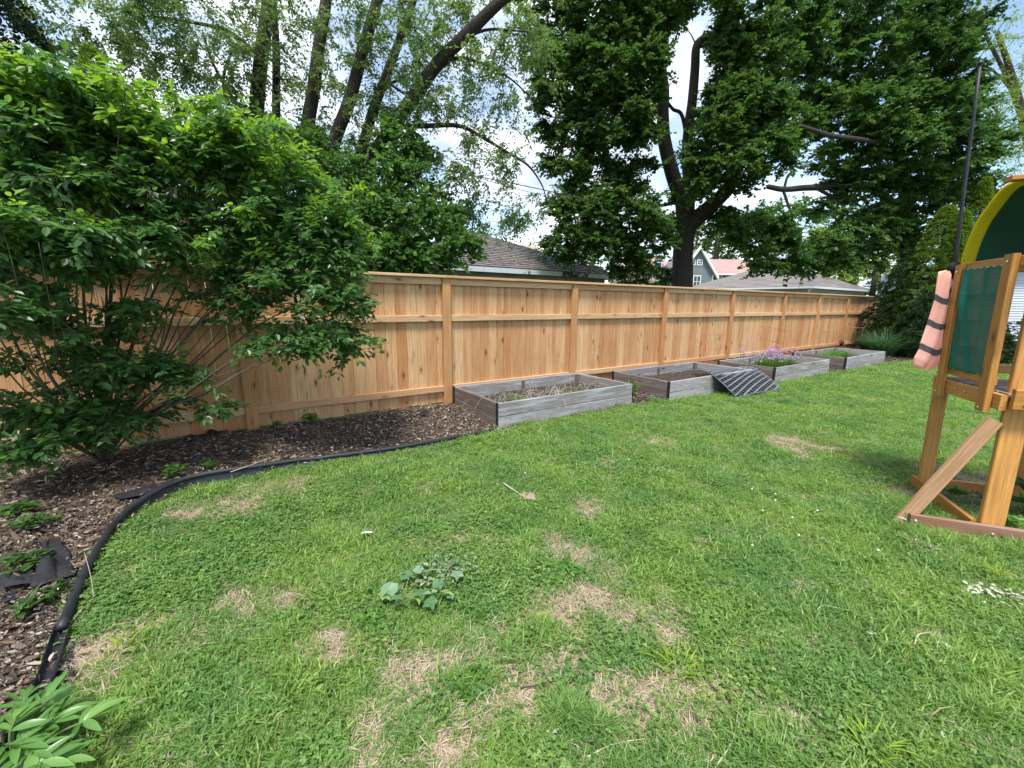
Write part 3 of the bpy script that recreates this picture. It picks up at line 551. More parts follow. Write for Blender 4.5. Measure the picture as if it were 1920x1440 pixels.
# locust at the far right
Yl = 21.
lv = [([gr(1960, Yl), W(1950, 400, Yl), W(1925, 250, Yl), W(1900, 150, Yl), W(1870, 60, Yl)], .3, .10), ([W(1925, 250, Yl), W(1890, 150, Yl-.5), W(1850, 70, Yl-.8), W(1830, 20, Yl-1)], .12, .04), ([W(1945, 380, Yl), W(1890, 370, Yl), W(1850, 400, Yl), W(1820, 430, Yl)], .12, .04),
      ([W(1910, 190, Yl), W(1880, 150, Yl-.5), W(1850, 125, Yl-.8), W(1820, 125, Yl-1)], .07, .03), ([W(1950, 420, Yl), W(1960, 250, Yl), W(1990, 100, Yl)], .2, .08)]
bl = PB([(1860, 40, 20, 50, 50, 12), (1900, 120, 20, 50, 60, 14), (1860, 170, 20, 40, 50, 11), (1900, 230, 20, 50, 60, 24), (1870, 290, 20.5, 50, 50, 22), (1840, 370, 21, 50, 50, 15), (1915, 330, 20, 40, 60, 18), (1930, 50, 20, 50, 80, 12), (1970, 200, 20, 60, 120, 20), (1830, 230, 21, 30, 60, 7)])
tree('locust_tree', 'pale yellow green airy tree behind the play tower canopy', lv, bl, M_L_locust, .10, .40, 'kite', 9, 6, .55, bark=M_bark2, shell=.4, tip=.014, kr=.011, droop=.2, jitter=.8, nj=.7)
# background trees
for (u, v, y, ru, rv, n, lab, mt) in ((1345, 445, 66, 50, 40, 34, 'bright green round tree behind the grey gabled house', M_L_far), (1600, 470, 30, 80, 70, 50, 'pale green tree behind the far end of the hip roof', M_L_locust), (1690, 470, 33, 80, 90, 46, 'hazy green tree in the gap beyond the arborvitae tops', M_L_far),
                                     (1500, 440, 60, 90, 60, 40, 'distant green tree over the red roofed house', M_L_far), (880, 440, 30, 45, 16, 14, 'low light green treetop peeping over the mossy garage roof', M_L_far), (1110, 490, 34, 60, 40, 22, 'distant tree behind the centre maple crown', M_L_far), (1560, 525, 28, 45, 25, 16, 'small yellow green tree above the end of the fence', M_L_locust)):
    b0 = W(u, 560, y); b0[2] = -.1
    tree('deciduous_tree', lab, [([b0, W(u-3, (v+560)/2, y), W(u, v, y)], .012*y, .005*y)], PB([(u, v, y, ru, rv, n)]), mt, .0075*y, .8, 'kite', 9, 5, .022*y, bark=M_bark2, group='trees far beyond the fence', tip=.0006*y, kr=.008, flat=.8, jitter=.9, nj=.7)

# conifers: many upright sprays over a tapering body
def conifer(name, label, base, h, r, mat, n=5200, size=.16, group=None, prof=1.0, lump=.16, inner=True, cat='tree'):
    root = thing(name, label, cat, base, group); mb = MB(); base = np.asarray(base, float)
    mb.tube([base, base+[0, 0, h*.5], base+[0, 0, h*.93]], [r*.13, r*.08, .01], 8); mb.build('trunk', M_bark2, root, True)
    m_ = 30; nc = n//m_; cs = size*1.5
    t = rng.random(nc)**1.3*.99; ph = rng.random(nc)*2*PI
    rad = r*(np.clip(1-t, 0, 1)**(.72*prof))*np.minimum(1, .72+t*3.5)
    rad = np.maximum(rad*(1+lump*(vnoise(ph*2.2, t*9, 1.3, 5)-.5)*2)-cs*.5, .01)*(1-.3*rng.random(nc)**2)
    C = base + np.stack([np.cos(ph)*rad, np.sin(ph)*rad, .04*h+t*h*.96-cs*.3], 1); ou = np.stack([np.cos(ph), np.sin(ph), .7+0*ph], 1)
    D = unit(np.repeat(ou, m_, 0)*.8+rand_unit(nc*m_)); k = nc*m_
    P = np.repeat(C, m_, 0)+D*cs*(.15+.75*rng.random((k, 1)))*np.array([1, 1, .8]); Nm = unit(rng.normal(size=(k, 3))*.6+np.array([0, 0, 1.])+np.repeat(ou, m_, 0)*.5)
    L = size*(.45+.55*rng.random(k)); r_ = np.clip(np.repeat(rng.random(nc), m_)*.4+rng.random(k)*.6, 0, 1)
    obj('crown', leaves('crown', P, D, Nm, L, L*.55, r_, mat, 'kite'), root); return root
def gp(u, v, y): p = W(u, v, y); return np.array([p[0], p[1], -.08])
def hz(v, u, y): return W(u, v, y)[2]+.08
CG = 'arborvitae by the fence end'
for (u, y, vtop, wpx, lab) in ((1746, 13.4, 383, 66, 'pointed arborvitae, the one nearest the fence end'), (1776, 13.0, 392, 46, 'slim arborvitae just behind the flagpole, lower than its neighbours'), (1803, 14.2, 330, 42, 'tallest and farthest arborvitae, partly hidden by the dark pole')):
    conifer('arborvitae', lab, gp(u, 560, y), hz(vtop, u, y), wpx*y/F_PX, M_L_cedar, 72000, .062, CG, .8)
for (u, y, vtop, wpx, lab) in ((1698, 13.9, 490, 66, 'wide dark yew mound at the fence end'), (1760, 12.6, 545, 60, 'dark yew mound beneath the arborvitae'), (1672, 14.6, 545, 24, 'small bright bushy evergreen touching the fence end')):
    conifer('evergreen_shrub', lab, gp(u, 560, y), hz(vtop, u, y), wpx*y/F_PX, M_L_cedar if wpx < 63 and y > 13 else M_L_yew, 42000, .060, None, .55, .22, cat='shrub')
conifer('evergreen_shrub', 'low dark hedge bush seen under the play tower deck rail', gp(1885, 560, 11.5), hz(625, 1885, 11.5)*1.0, .55, M_L_yew, 5000, .10, None, .5, cat='shrub')
conifer('evergreen_shrub', 'dark hedge bush at the right edge in front of the white siding', gp(1940, 560, 12.5), hz(600, 1940, 12.5), .9, M_L_yew, 6000, .10, None, .5, cat='shrub')
conifer('spruce_tree', 'very dark conifer top in the upper corner above the bush', gp(12, 560, 7.8), hz(-420, 12, 7.8), 1.85, M_L_dark, 40000, .12, None, .7, .3)
conifer('arborvitae', 'lone pointed arborvitae tip poking above the leafy bush', gp(243, 560, 5.4), hz(80, 243, 5.4), .50, M_L_cedar, 30000, .045, None, .75)

# ------------------------------------------------------------------ the big bush in front of the fence
B0 = G(195, 868, -.02)
def st(*a): return [B0] + [W(u, v, y) for u, v, y in a]
lb = [(st((240, 800, 3.75), (330, 745, 3.8), (420, 660, 3.9), (520, 590, 4.0), (640, 555, 4.1)), .034, .008), (st((230, 770, 3.7), (290, 700, 3.75), (380, 600, 3.8), (480, 500, 3.9), (590, 440, 4.0)), .032, .008),
      (st((215, 760, 3.7), (250, 640, 3.7), (300, 520, 3.7), (350, 400, 3.7), (400, 280, 3.8)), .034, .008), (st((200, 740, 3.65), (205, 600, 3.6), (215, 450, 3.5), (225, 300, 3.5), (240, 190, 3.5)), .036, .008),
      (st((170, 760, 3.55), (130, 650, 3.5), (110, 520, 3.4), (80, 350, 3.3), (40, 200, 3.2)), .034, .008), (st((140, 790, 3.5), (60, 700, 3.4), (10, 600, 3.3), (-60, 450, 3.2)), .034, .008),
      (st((120, 820, 3.4), (40, 780, 3.3), (-60, 720, 3.1)), .028, .008), (st((180, 740, 3.5), (160, 600, 3.3), (150, 450, 3.1), (120, 330, 2.9)), .030, .007), (st((225, 790, 3.9), (300, 660, 4.1), (340, 560, 4.2), (450, 400, 4.3), (520, 310, 4.4)), .030, .007),
      (st((235, 810, 3.6), (300, 770, 3.5), (390, 735, 3.5), (470, 690, 3.6), (600, 640, 3.75)), .024, .006), (st((150, 780, 3.3), (90, 700, 3.0), (50, 600, 2.8), (20, 480, 2.6)), .026, .006), (st((205, 700, 3.9), (170, 520, 4.1), (130, 400, 4.2)), .028, .007)]
lb2_ = []
for P_, a, b in lb:
    lb2_.append((P_, a*.72, .0025))
    for _q in range(3):
        j1 = rng.normal(size=3)*.09; lb2_.append(([p+j1*(i/len(P_)*2.0)+rng.normal(size=3)*.025*(i > 0) for i, p in enumerate(P_)], a*rng.uniform(.3, .5), .0015))
lb = lb2_
bl = PB([(60, 160, 3.2, 70, 40, 30), (20, 230, 3.1, 70, 60, 34), (120, 230, 3.4, 80, 50, 40), (230, 260, 3.5, 90, 45, 46), (330, 280, 3.6, 80, 50, 44), (430, 290, 3.8, 80, 50, 42), (520, 340, 4.0, 70, 45, 34), (60, 330, 3.1, 90, 50, 40), (180, 340, 3.4, 90, 50, 40), (300, 370, 3.6, 90, 50, 40), (420, 390, 3.8, 90, 50, 40), (520, 430, 4.0, 80, 50, 36), (600, 430, 4.1, 60, 45, 26),
         (610, 500, 4.0, 60, 50, 26), (520, 510, 3.9, 80, 40, 26), (640, 570, 3.95, 45, 45, 20), (600, 630, 3.8, 60, 35, 22), (520, 640, 3.7, 60, 35, 14), (440, 570, 3.8, 60, 30, 12), (20, 430, 2.8, 80, 40, 30), (120, 450, 3.0, 90, 35, 28), (240, 440, 3.3, 70, 30, 18), (30, 560, 2.8, 60, 50, 16), (150, 600, 3.3, 70, 40, 15), (260, 590, 3.4, 50, 30, 8),
         (150, 690, 3.3, 60, 50, 24), (80, 760, 3.1, 60, 40, 16), (260, 690, 3.4, 60, 40, 20), (160, 790, 3.3, 90, 40, 26), (330, 700, 3.5, 50, 30, 8), (40, 840, 2.9, 50, 30, 12), (380, 520, 3.7, 70, 40, 14), (640, 480, 4.2, 40, 40, 14), (-80, 350, 3, 80, 150, 30), (-60, 650, 2.9, 60, 120, 16), (400, 760, 3.6, 30, 20, 4)])
bush = thing('burning_bush', 'huge spreading leafy bush in front of the fence, arching over the mulch', 'bush', B0)
bl2 = PB([(100, 480, 3.1, 130, 50, 26), (300, 470, 3.6, 140, 50, 18), (480, 450, 3.9, 120, 60, 22), (560, 550, 3.9, 110, 60, 18), (60, 650, 2.9, 90, 80, 9), (200, 640, 3.3, 120, 70, 7), (470, 600, 3.8, 120, 60, 8), (120, 800, 3.1, 130, 50, 14), (280, 760, 3.5, 80, 40, 4), (250, 210, 3.6, 150, 40, 16), (450, 250, 3.8, 120, 35, 12), (120, 160, 3.3, 120, 35, 14), (600, 360, 4.1, 70, 60, 14), (660, 450, 4.1, 40, 50, 8), (650, 640, 3.9, 50, 40, 8)])
tgA, _ = targets([(c, r, int(n*.82)) for c, r, n in bl], .35); tgB, _ = targets(bl2, .2); tg = np.vstack([tgA, tgB]); mbk, dirs = skeleton(lb, tg, .0025, .008, .3)
P, Dl, Nm, tw = sprays(tg, dirs, 6, 5, .17, flat=.5, jitter=.8, nj=.38, ang=.8)
a_, b_ = tw[0].reshape(-1, 3), tw[1].reshape(-1, 3)
for k in range(0, len(a_)): mbk.tube([a_[k], b_[k]], [.002, .0012], 3, False)
mbk.build('stem', M_twig, bush, True)
n = len(P); per = n//len(tg); L = .068*(.6+.65*rng.random(n)); Wl = L*.56; rr = np.clip(np.repeat(rng.random(len(tg)), per)*.5+rng.random(n)*.5, 0, 1)
tipk = np.repeat(rng.random(len(tg)), per); newm = (sstep(1.5, 3.2, P[:, 2])*.75 + .14 + .9*(tipk-.5)) > .58
dist = np.linalg.norm(P-np.array([0, 0, H]), axis=1); frame = (P[:, 0]/P[:, 1] > -1.25)
big = np.argsort(np.where(frame, L/dist, 0))[::-1][:290]; isbig = np.zeros(n, bool); isbig[big] = True
for nm, msk, mt in (('foliage', ~newm & ~isbig, M_L_bush), ('young_foliage', newm & ~isbig, M_L_bushnew)):
    o = obj(nm, leaves(nm, P[msk], Dl[msk], Nm[msk], L[msk], Wl[msk], rr[msk], mt, 'oval'), bush); o['kind'] = 'stuff'
LM = {}
for k in big:
    q = int(rr[k]*5); key = (q, bool(newm[k]))
    if key not in LM:
        LM[key] = leaves('leaf', [[0, 0, 0]], np.array([[0, 1., 0]]), np.array([[0, 0, 1.]]), 1., .5, np.array([q/5+.1]), M_L_bushnew if newm[k] else M_L_bush, 'oval')
    D = unit(Dl[k][None])[0]; X = unit(np.cross(D, Nm[k])[None])[0]; Z = np.cross(X, D)
    obj('leaf', LM[key], bush, Matrix.Translation(Vector(P[k])) @ Matrix((Vector(X), Vector(D), Vector(Z))).transposed().to_4x4() @ Matrix.Scale(float(L[k]), 4))
# brown dead leaves hanging in the bush
tgd = np.array([W(u, v, y) for u, v, y in ((270, 352, 3.3), (325, 360, 3.4), (350, 415, 3.5))])
Pd, Dd, Nd, _ = sprays(tgd, np.repeat([[0, 0, -1.]], 3, 0), 3, 3, .08, droop=.6, nj=.9)
o = obj('dead_leaves', leaves('dead_leaves', Pd, Dd, Nd, .036, .014, rng.random(len(Pd)), M_litter, 'oval'), bush); o['kind'] = 'stuff'

# ------------------------------------------------------------------ buildings
def roofmat(name, c1, c2, moss=None):
    m, t, b = newmat(name); tcn = N(t, 'ShaderNodeTexCoord'); n = N(t, 'ShaderNodeTexNoise', Scale=2.2, Detail=8, Roughness=.75); n2 = N(t, 'ShaderNodeTexNoise', Scale=9, Detail=6, Roughness=.8)
    a = N(t, 'ShaderNodeAttribute', attribute_name='rnd')
    for q in (n, n2): t.links.new(tcn.outputs['Object'], q.inputs['Vector'])
    c = mix(t, .5, ramp(t, a.outputs['Fac'], [(0, c1), (1, c2)]), ramp(t, n2.outputs['Fac'], [(.3, c1), (.7, c2)]))
    if moss: c = mix(t, ramp(t, n.outputs['Fac'], [(.50, (0, 0, 0)), (.58, (1, 1, 1))]), c, ramp(t, n2.outputs['Fac'], [(.35, moss[0]), (.6, moss[1])]))
    t.links.new(c, b.inputs['Base Color']); b.inputs['Roughness'].default_value = .95; bump(t, b, n2.outputs['Fac'], .7, .03); return m
M_roof1 = roofmat('mossy_shingle', (.095, .092, .095), (.165, .16, .165), ((.055, .045, .04), (.26, .20, .15)))
M_roof2 = roofmat('brown_grey_shingle', (.17, .15, .145), (.26, .23, .22)); M_roof3 = roofmat('red_shingle', (.36, .21, .195), (.46, .29, .27)); M_roof4 = roofmat('beige_shingle', (.32, .26, .22), (.42, .35, .30))
M_fascia = plain('peeling_white_fascia', (.52, .54, .58), .7, .2, 5, .3, col2=(.62, .64, .67))
m, t, b = newmat('peeling_fascia'); tcn = N(t, 'ShaderNodeTexCoord'); nq = N(t, 'ShaderNodeTexNoise', Scale=1.6, Detail=6, Roughness=.7); t.links.new(tcn.outputs['Object'], nq.inputs['Vector'])
t.links.new(ramp(t, nq.outputs['Fac'], [(.54, (.58, .61, .68)), (.58, (.10, .09, .09)), (.62, (.05, .045, .045))]), b.inputs['Base Color']); b.inputs['Roughness'].default_value = .7; M_peel = m
M_stucco = plain('grey_tan_wall', (.22, .20, .18), .9, .2, 3); M_tanwall = plain('tan_siding', (.42, .38, .31), .7, .1, 3); M_greywall = plain('slate_grey_siding', (.16, .18, .20), .7, .1, 2); M_brick = plain('brown_wall', (.15, .085, .07), .85, .2, 6)
M_white = plain('white_paint', (.74, .76, .78), .5, .06, 3); M_glass = plain('dark_window_glass', (.05, .06, .075), .12, .3, 2, .8, bmp=0); M_siding = plain('white_siding', (.52, .56, .62), .5, .05, 2)
def course_face(mb, bl_, br_, tr_, tl_, n, th=.022):
    bl_, br_, tr_, tl_ = [np.asarray(q, float) for q in (bl_, br_, tr_, tl_)]
    nrm = np.cross(br_-bl_, tl_-bl_); nrm = nrm/np.linalg.norm(nrm)
    for k in range(n):
        a, c = k/n, (k+1.04)/n; c = min(c, 1)
        A, B, C, D = bl_+(tl_-bl_)*a, br_+(tr_-br_)*a, br_+(tr_-br_)*c, bl_+(tl_-bl_)*c
        seg = max(1, int(np.linalg.norm(B-A)/.9))
        for j in range(seg):
            f0, f1 = j/seg, (j+1)/seg; lift = th*(.8+.5*random.random())
            p0, p1, p2, p3 = A+(B-A)*f0, A+(B-A)*f1, D+(C-D)*f1, D+(C-D)*f0
            mb.add([p0, p1, p2, p3, p0+nrm*lift, p1+nrm*lift, p2+nrm*.003, p3+nrm*.003], [(4, 5, 6, 7), (0, 1, 5, 4)])
def hip_roof(o, e1, L1, e2, L2, z, slope, mat, parent, n=16, oh=.35, gable=False):
    o = np.array(o[:2], float); e1, e2 = np.array(e1), np.array(e2)
    def p(a, b_, zz): q = o+e1*a+e2*b_; return np.array([q[0], q[1], zz])
    hw = L2/2; zr = z+hw*slope; a0, a1 = (hw, L1-hw) if not gable else (0, L1); mb = MB()
    A, B, C, D = p(0, 0, z), p(L1, 0, z), p(L1, L2, z), p(0, L2, z); R0, R1 = p(a0, hw, zr), p(a1, hw, zr)
    course_face(mb, A, B, R1, R0, n); course_face(mb, C, D, R0, R1, n)
    if not gable: course_face(mb, B, C, R1, R1, n); course_face(mb, D, A, R0, R0, n)
    return mb.build('roof', mat, parent), p
def wallbox(name, p, a0, a1, b0, b1, z0, z1, mat, parent):
    mb = MB(); V = [p(a, b_, zz) for zz in (z0, z1) for a, b_ in ((a0, b0), (a1, b0), (a1, b1), (a0, b1))]
    mb.add(V, [(0, 3, 2, 1), (4, 5, 6, 7), (0, 1, 5, 4), (1, 2, 6, 5), (2, 3, 7, 6), (3, 0, 4, 7)]); return mb.build(name, mat, parent)
E1, E2 = DV, -NV
# mossy garage just over the fence
P1 = W(1161, 518, 15.4); o = P1[:2]-DV*8.0
r = thing('garage', 'low garage with a mossy hip roof and peeling pale fascia, just over the fence', 'garage', (P1[0], P1[1], -.08))
rf, p = hip_roof(o, E1, 8.0, E2, 7.0, 2.46, .415, M_roof1, r, 20)
wallbox('wall', p, .35, 7.65, .35, 6.65, -.1, 2.36, M_stucco, r)
for a0, a1, b0, b1 in ((0, 8.0, 0, .025), (7.975, 8.0, .03, 7.0), (0, .025, .03, 7.0)): wallbox('fascia', p, a0, a1, b0, b1, 2.31, 2.45, M_peel, r)
wallbox('soffit', p, .03, 7.97, .03, 6.97, 2.362, 2.385, M_stucco, r)
mb = MB()
for k in range(900):       # leaf litter lying on the roof
    a = rng.uniform(.6, 7.4); f = rng.random(); b_ = rng.uniform(.1, min(a, 8-a, 3.3)) if f < .8 else rng.uniform(.1, .6)
    b_ = min(b_, min(a, 8-a)-.05, 3.4); q = p(a, b_, 2.46+b_*.415+.03); s_ = rng.uniform(.02, .06); an = rng.random()*6.28
    e = [q+np.array([math.cos(an+j)*s_, math.sin(an+j)*s_*.6, .01*math.sin(j)]) for j in (0, 1.6, 3.1, 4.6)]; mb.add(e, [(0, 1, 2, 3)])
lt = mb.build('roof_litter', M_litter, r); lt['kind'] = 'stuff'
# garage with the brown grey hip roof
C1 = W(1525, 538, 22); r = thing('garage', 'far tan garage with a plain brown grey hip roof and white gutter', 'garage', (C1[0], C1[1], -.08))
rf, p = hip_roof(C1[:2], E1, 8.6, E2, 7.4, 2.46, .42, M_roof2, r, 20); wallbox('wall', p, .35, 8.25, .35, 7.05, -.1, 2.37, M_tanwall, r)
for a0, a1, b0, b1 in ((-.02, 8.6, -.05, 0), (-.07, -.02, -.05, 7.4)): wallbox('gutter', p, a0, a1, b0, b1, 2.34, 2.45, M_white, r)
mb = MB(); mb.tube([p(.1, .02, 2.38), p(.12, .2, 2.25), p(.3, .3, 2.1), p(.3, .3, 0)], .05, 8); mb.build('downspout', M_white, r)
for k in range(9): wallbox('siding_board', p, .345, 8.25, .325, .348, 2.34-.16*(k+1), 2.34-.16*k-.012, M_tanwall, r)
# grey gabled house
def window(p, a, z, w_, h_, parent, bcoord=0., muntins=(1, 1), M=M_white):
    f = wallbox('window', p, a-w_/2, a+w_/2, bcoord-.05, bcoord-.002, z-h_/2, z+h_/2, M, parent)
    pc = wallbox('pane', p, a-w_/2+.09, a+w_/2-.09, bcoord-.056, bcoord-.052, z-h_/2+.09, z+h_/2-.09, M_glass, f)
    mb = MB()
    for i in range(muntins[0]): mb.v += []
    mw = wallbox('muntin', p, a-.025, a+.025, bcoord-.065, bcoord-.058, z-h_/2+.09, z+h_/2-.09, M, f); wallbox('muntin', p, a-w_/2+.09, a+w_/2-.09, bcoord-.065, bcoord-.058, z-.025, z+.025, M, f)
    return f
Yh = 50.; q0 = W(1276, 514, Yh); q1 = W(1338, 514, Yh); ap = W(1308, 467, Yh)
r = thing('house', 'slate grey gabled house with white trim and two small square windows', 'house', (q0[0], Yh, -.08))
def p(a, b_, z): return np.array([q0[0]+a, Yh+b_, z])
wd = q1[0]-q0[0]; ze = q1[2]; za = ap[2]; mb = MB()
mb.add([p(0, 0, -.1), p(wd, 0, -.1), p(wd, 0, ze), p(wd/2, 0, za), p(0, 0, ze), p(0, 8, -.1), p(wd, 8, -.1), p(wd, 8, ze), p(wd/2, 8, za), p(0, 8, ze)], [(0, 1, 2, 3, 4), (1, 6, 7, 2), (5, 0, 4, 9), (6, 5, 9, 8, 7)]); mb.build('wall', M_greywall, r)
mb = MB(); sl_ = (za-ze)/(wd/2)
for sg in (0, 1):
    lo = p(-.45 if sg == 0 else wd+.45, -.4, ze-.45*sl_+.05); hi = p(wd/2, -.4, za+.05); lo2 = lo+[0, 8.8, 0]; hi2 = hi+[0, 8.8, 0]
    if sg == 0: course_face(mb, lo2, lo, hi, hi2, 14)
    else: course_face(mb, lo, lo2, hi2, hi, 14)
mb.build('roof', M_roof2, r)
for sg in (0, 1):
    a0 = -.45 if sg == 0 else wd+.45; mb = MB(); lo = p(a0, -.45, ze-.45*sl_); hi = p(wd/2, -.45, za)
    mb.add([lo, hi, hi+[0, 0, .34], lo+[0, 0, .34], lo+[0, .38, 0], hi+[0, .38, 0], hi+[0, .38, .3], lo+[0, .38, .3]], [(0, 1, 2, 3), (3, 2, 6, 7), (0, 4, 5, 1), (7, 6, 5, 4)]); mb.build('rake_board', M_white, r)
wallbox('corner_board', p, wd-.16, wd+.01, -.03, .1, -.1, ze-.1, M_white, r)
zc = W(1299, 492, Yh)[2]; window(p, W(1299, 492, Yh)[0]-q0[0], zc, .62, .62, r); window(p, W(1312, 492, Yh)[0]-q0[0], zc, .62, .62, r); window(p, W(1306, 530, Yh)[0]-q0[0], W(1306, 528, Yh)[2], .9, 1.4, r)
# red roofed house
Yd = 56.; q = W(1334, 514, Yd); r = thing('house', 'brown house with a faded red roof right of the grey gable', 'house', (q[0], Yd, -.08)); Lr = W(1500, 514, Yd)[0]-q[0]
def p(a, b_, z): return np.array([q[0]+a, Yd+b_, z])
mb = MB(); zt_ = W(1334, 480, Yd)[2]; course_face(mb, p(-.3, -.4, q[2]), p(Lr, -.4, q[2]), p(Lr, 4, zt_), p(-.3, 4, zt_), 18); course_face(mb, p(Lr, 8.4, q[2]), p(-.3, 8.4, q[2]), p(-.3, 4, zt_), p(Lr, 4, zt_), 6); mb.build('roof', M_roof3, r)
wallbox('wall', p, 0, Lr-.3, 0, 8, -.1, q[2], M_brick, r); wallbox('gutter', p, -.3, Lr, -.52, -.4, q[2]-.12, q[2]+.04, M_white, r); window(p, W(1346, 526, Yd)[0]-q[0], W(1346, 526, Yd)[2], 1.1, 1.5, r); window(p, W(1400, 526, Yd)[0]-q[0], W(1346, 526, Yd)[2], 1.1, 1.5, r)
# pinkish house left of the centre trunk
q = W(1168, 500, 60.); r = thing('house', 'pale pink brick house glimpsed left of the centre maple trunk', 'house', (q[0], 60, -.08))
def p(a, b_, z): return np.array([q[0]+a, 60+b_, z])
M_pink = plain('pale_pink_brick', (.50, .36, .30), .85, .15, 3); wallbox('wall', p, 0, 7.2, 0, 8, -.1, 6.4, M_pink, r); mb = MB(); course_face(mb, p(-.4, -.4, 6.4), p(7.6, -.4, 6.4), p(6, 4, 8.4), p(1.5, 4, 8.4), 12); mb.build('roof', M_roof3, r)
window(p, 2.2, W(1195, 492, 60.)[2], 1.1, 1.5, r); window(p, 4.8, W(1195, 492, 60.)[2], 1.1, 1.5, r)
# beige far roof
q = W(948, 466, 45.); r = thing('house', 'distant beige roof peeping over the ridge of the mossy garage', 'house', (q[0], 45, -.08)); a_ = W(1003, 450, 45.)
def p(a, b_, z): return np.array([q[0]+a, 45+b_, z])
Lw = a_[0]-q[0]; z0 = W(1020, 472, 45.)[2]; z1 = a_[2]; mb = MB(); course_face(mb, p(-2.6, -1, z0-.3), p(Lw+1.0, -1, z0-.3), p(Lw, 3, z1), p(-.4, 3, z1-.25), 12); mb.build('roof', M_roof4, r)
wallbox('wall', p, -2.2, Lw+.7, -.6, 5, -.1, z0-.3, M_tanwall, r); mb = MB(); mb.add([p(Lw+.95, -1.05, z0-.42), p(Lw+1.2, -1.05, z0-.42), p(Lw+.25, 3, z1+.05), p(Lw-.02, 3, z1+.05)], [(0, 1, 2, 3)]); mb.add([p(Lw+1.2, -1.05, z0-.42), p(Lw+3.2, 2, z0-.4), p(Lw+.25, 3, z1)], [(0, 1, 2)]); mb.build('rake_board', M_white, r)
mb = MB(); k = W(949, 458, 46.); mb.tube([k+[0, 0, -1.4], W(949, 446, 46.)], .11, 8); mb.build('vent_pipe', M_bark2, r); mb = MB(); mb.box(W(966, 459, 44.9)+[0, 1, .05], (.5, .4, .25)); mb.build('roof_vent', M_bark2, r)
# white sided house at the far right
q = W(1862, 560, 19.); r = thing('house', 'white house with horizontal lap siding seen through the play tower', 'house', (q[0], 19, -.08))
def p(a, b_, z): return np.array([q[0]+a, 19+b_, z])
wallbox('wall', p, 0, 9, .03, 6, -.1, W(1862, 500, 19.)[2], M_siding, r); zz = -.1; k = 0; ztop = W(1862, 500, 19.)[2]
me = None
while zz < ztop-.05:
    mb = MB(); mb.add([p(0, 0, zz), p(9, 0, zz), p(9, .028, zz+.108), p(0, .028, zz+.108), p(0, .029, zz), p(9, .029, zz)], [(0, 1, 2, 3), (0, 4, 5, 1)]); mb.build('siding_board', M_siding, r); zz += .11
mb = MB(); course_face(mb, p(-.4, -.4, ztop), p(9.4, -.4, ztop), p(9.4, 4, ztop+1.8), p(-.4, 4, ztop+1.8), 10); mb.build('roof', M_roof2, r)
# pale leaning trunk at the fence end, power line
mb = MB(); mb.tube([W(1634, 560, 26.), W(1641, 515, 26.), W(1648, 490, 26.)], [.16, .13, .11], 8); o = mb.build('tree_stub', M_bark2, None, True); tag(o, 'bare pale leaning trunk beyond the far end of the fence', 'trunk')
PLn = catmull([W(380, 215, 7.), W(490, 241, 8.), W(700, 292, 9.2), W(1000, 352, 11.), W(1200, 397, 12.4), W(1330, 418, 13.3), W(1700, 470, 16.5)], 8); mb = MB(); mb.tube(PLn, .011, 5)
tag(mb.build('power_line', M_cable, None), 'black overhead cable sagging across the trees', 'cable')
PLn = catmull([W(780, 300, 10.5), W(1000, 362, 13), W(1100, 378, 14.5), W(1300, 400, 17)], 8); mb = MB(); mb.tube(PLn, .007, 4)
tag(mb.build('power_line', M_cable, None), 'thinner second overhead wire just below the main cable', 'cable')

# ------------------------------------------------------------------ play tower
O = np.array([3.38, 2.74]); A_ = np.array([.93, -.352]); A_ /= np.linalg.norm(A_); B_ = np.array([-A_[1], A_[0]])
GL = -.115
def T(a, b_, z): q = O+A_*a+B_*b_; return np.array([q[0], q[1], z])
a3v, b3v = (A_[0], A_[1], 0), (B_[0], B_[1], 0)
tw_ = thing('play_tower', 'wooden play tower with green canopy and tarp panel at the edge of the lawn', 'play tower', T(0, 0, GL))
board('leg', T(-.005, -.045, GL-.05), T(.07, .13, 1.86), .13, .042, a3v, M_tower, tw_, .006)
board('leg', T(-.045, .70, GL-.05), T(-.045, .755, .80), .09, .042, a3v, M_tower, tw_, .006)
board('leg', T(.60, .78, GL-.05), T(.60, .80, 1.8), .12, .042, a3v, M_tower, tw_, .006)
board('leg', T(.98, -.03, GL-.05), T(.93, .12, 1.86), .13, .042, a3v, M_tower, tw_, .006)
tag(board('base_rail', T(-.47, -.085, -.075), T(1.1, -.085, -.075), .11, .036, (0, 0, 1), M_basewood, tw_), 'reddish weathered bottom rail')
board('base_rail', T(-.085, -.02, -.07), T(-.085, .80, -.06), .105, .032, (0, 0, 1), M_tower, tw_)
board('base_rail', T(-.02, .84, -.07), T(1.0, .84, -.07), .09, .032, (0, 0, 1), M_tower, tw_)
tag(board('brace', T(-.50, -.048, -.125), T(-.098, -.020, .71), .088, .036, (A_[0], A_[1], -.6), M_towerworn, tw_), 'worn diagonal brace')
board('deck_rail', T(-.085, -.035, .835), T(-.085, .72, .835), .105, .036, (0, 0, 1), M_tower, tw_)
board('deck_rail', T(-.06, -.062, .868), T(1.0, -.062, .868), .135, .036, (0, 0, 1), M_tower, tw_)
board('deck_rail', T(-.075, .80, .835), T(1.0, .80, .835), .105, .036, (0, 0, 1), M_tower, tw_)
for k in range(7): board('deck_plank', T(-.06, .03+k*.108, .883), T(.98, .03+k*.108, .883), .1, .024, b3v, M_deck, tw_)
board('side_post', T(-.125, .60, .755), T(-.125, .655, 1.785), .068, .036, b3v, M_tower, tw_)
board('side_post', T(-.125, .075, .75), T(-.125, .118, 1.81), .088, .040, b3v, M_tower, tw_)
board('side_rail', T(-.09, -.30, 1.765), T(-.09, .69, 1.765), .066, .03, (0, 0, 1), M_tower, tw_)
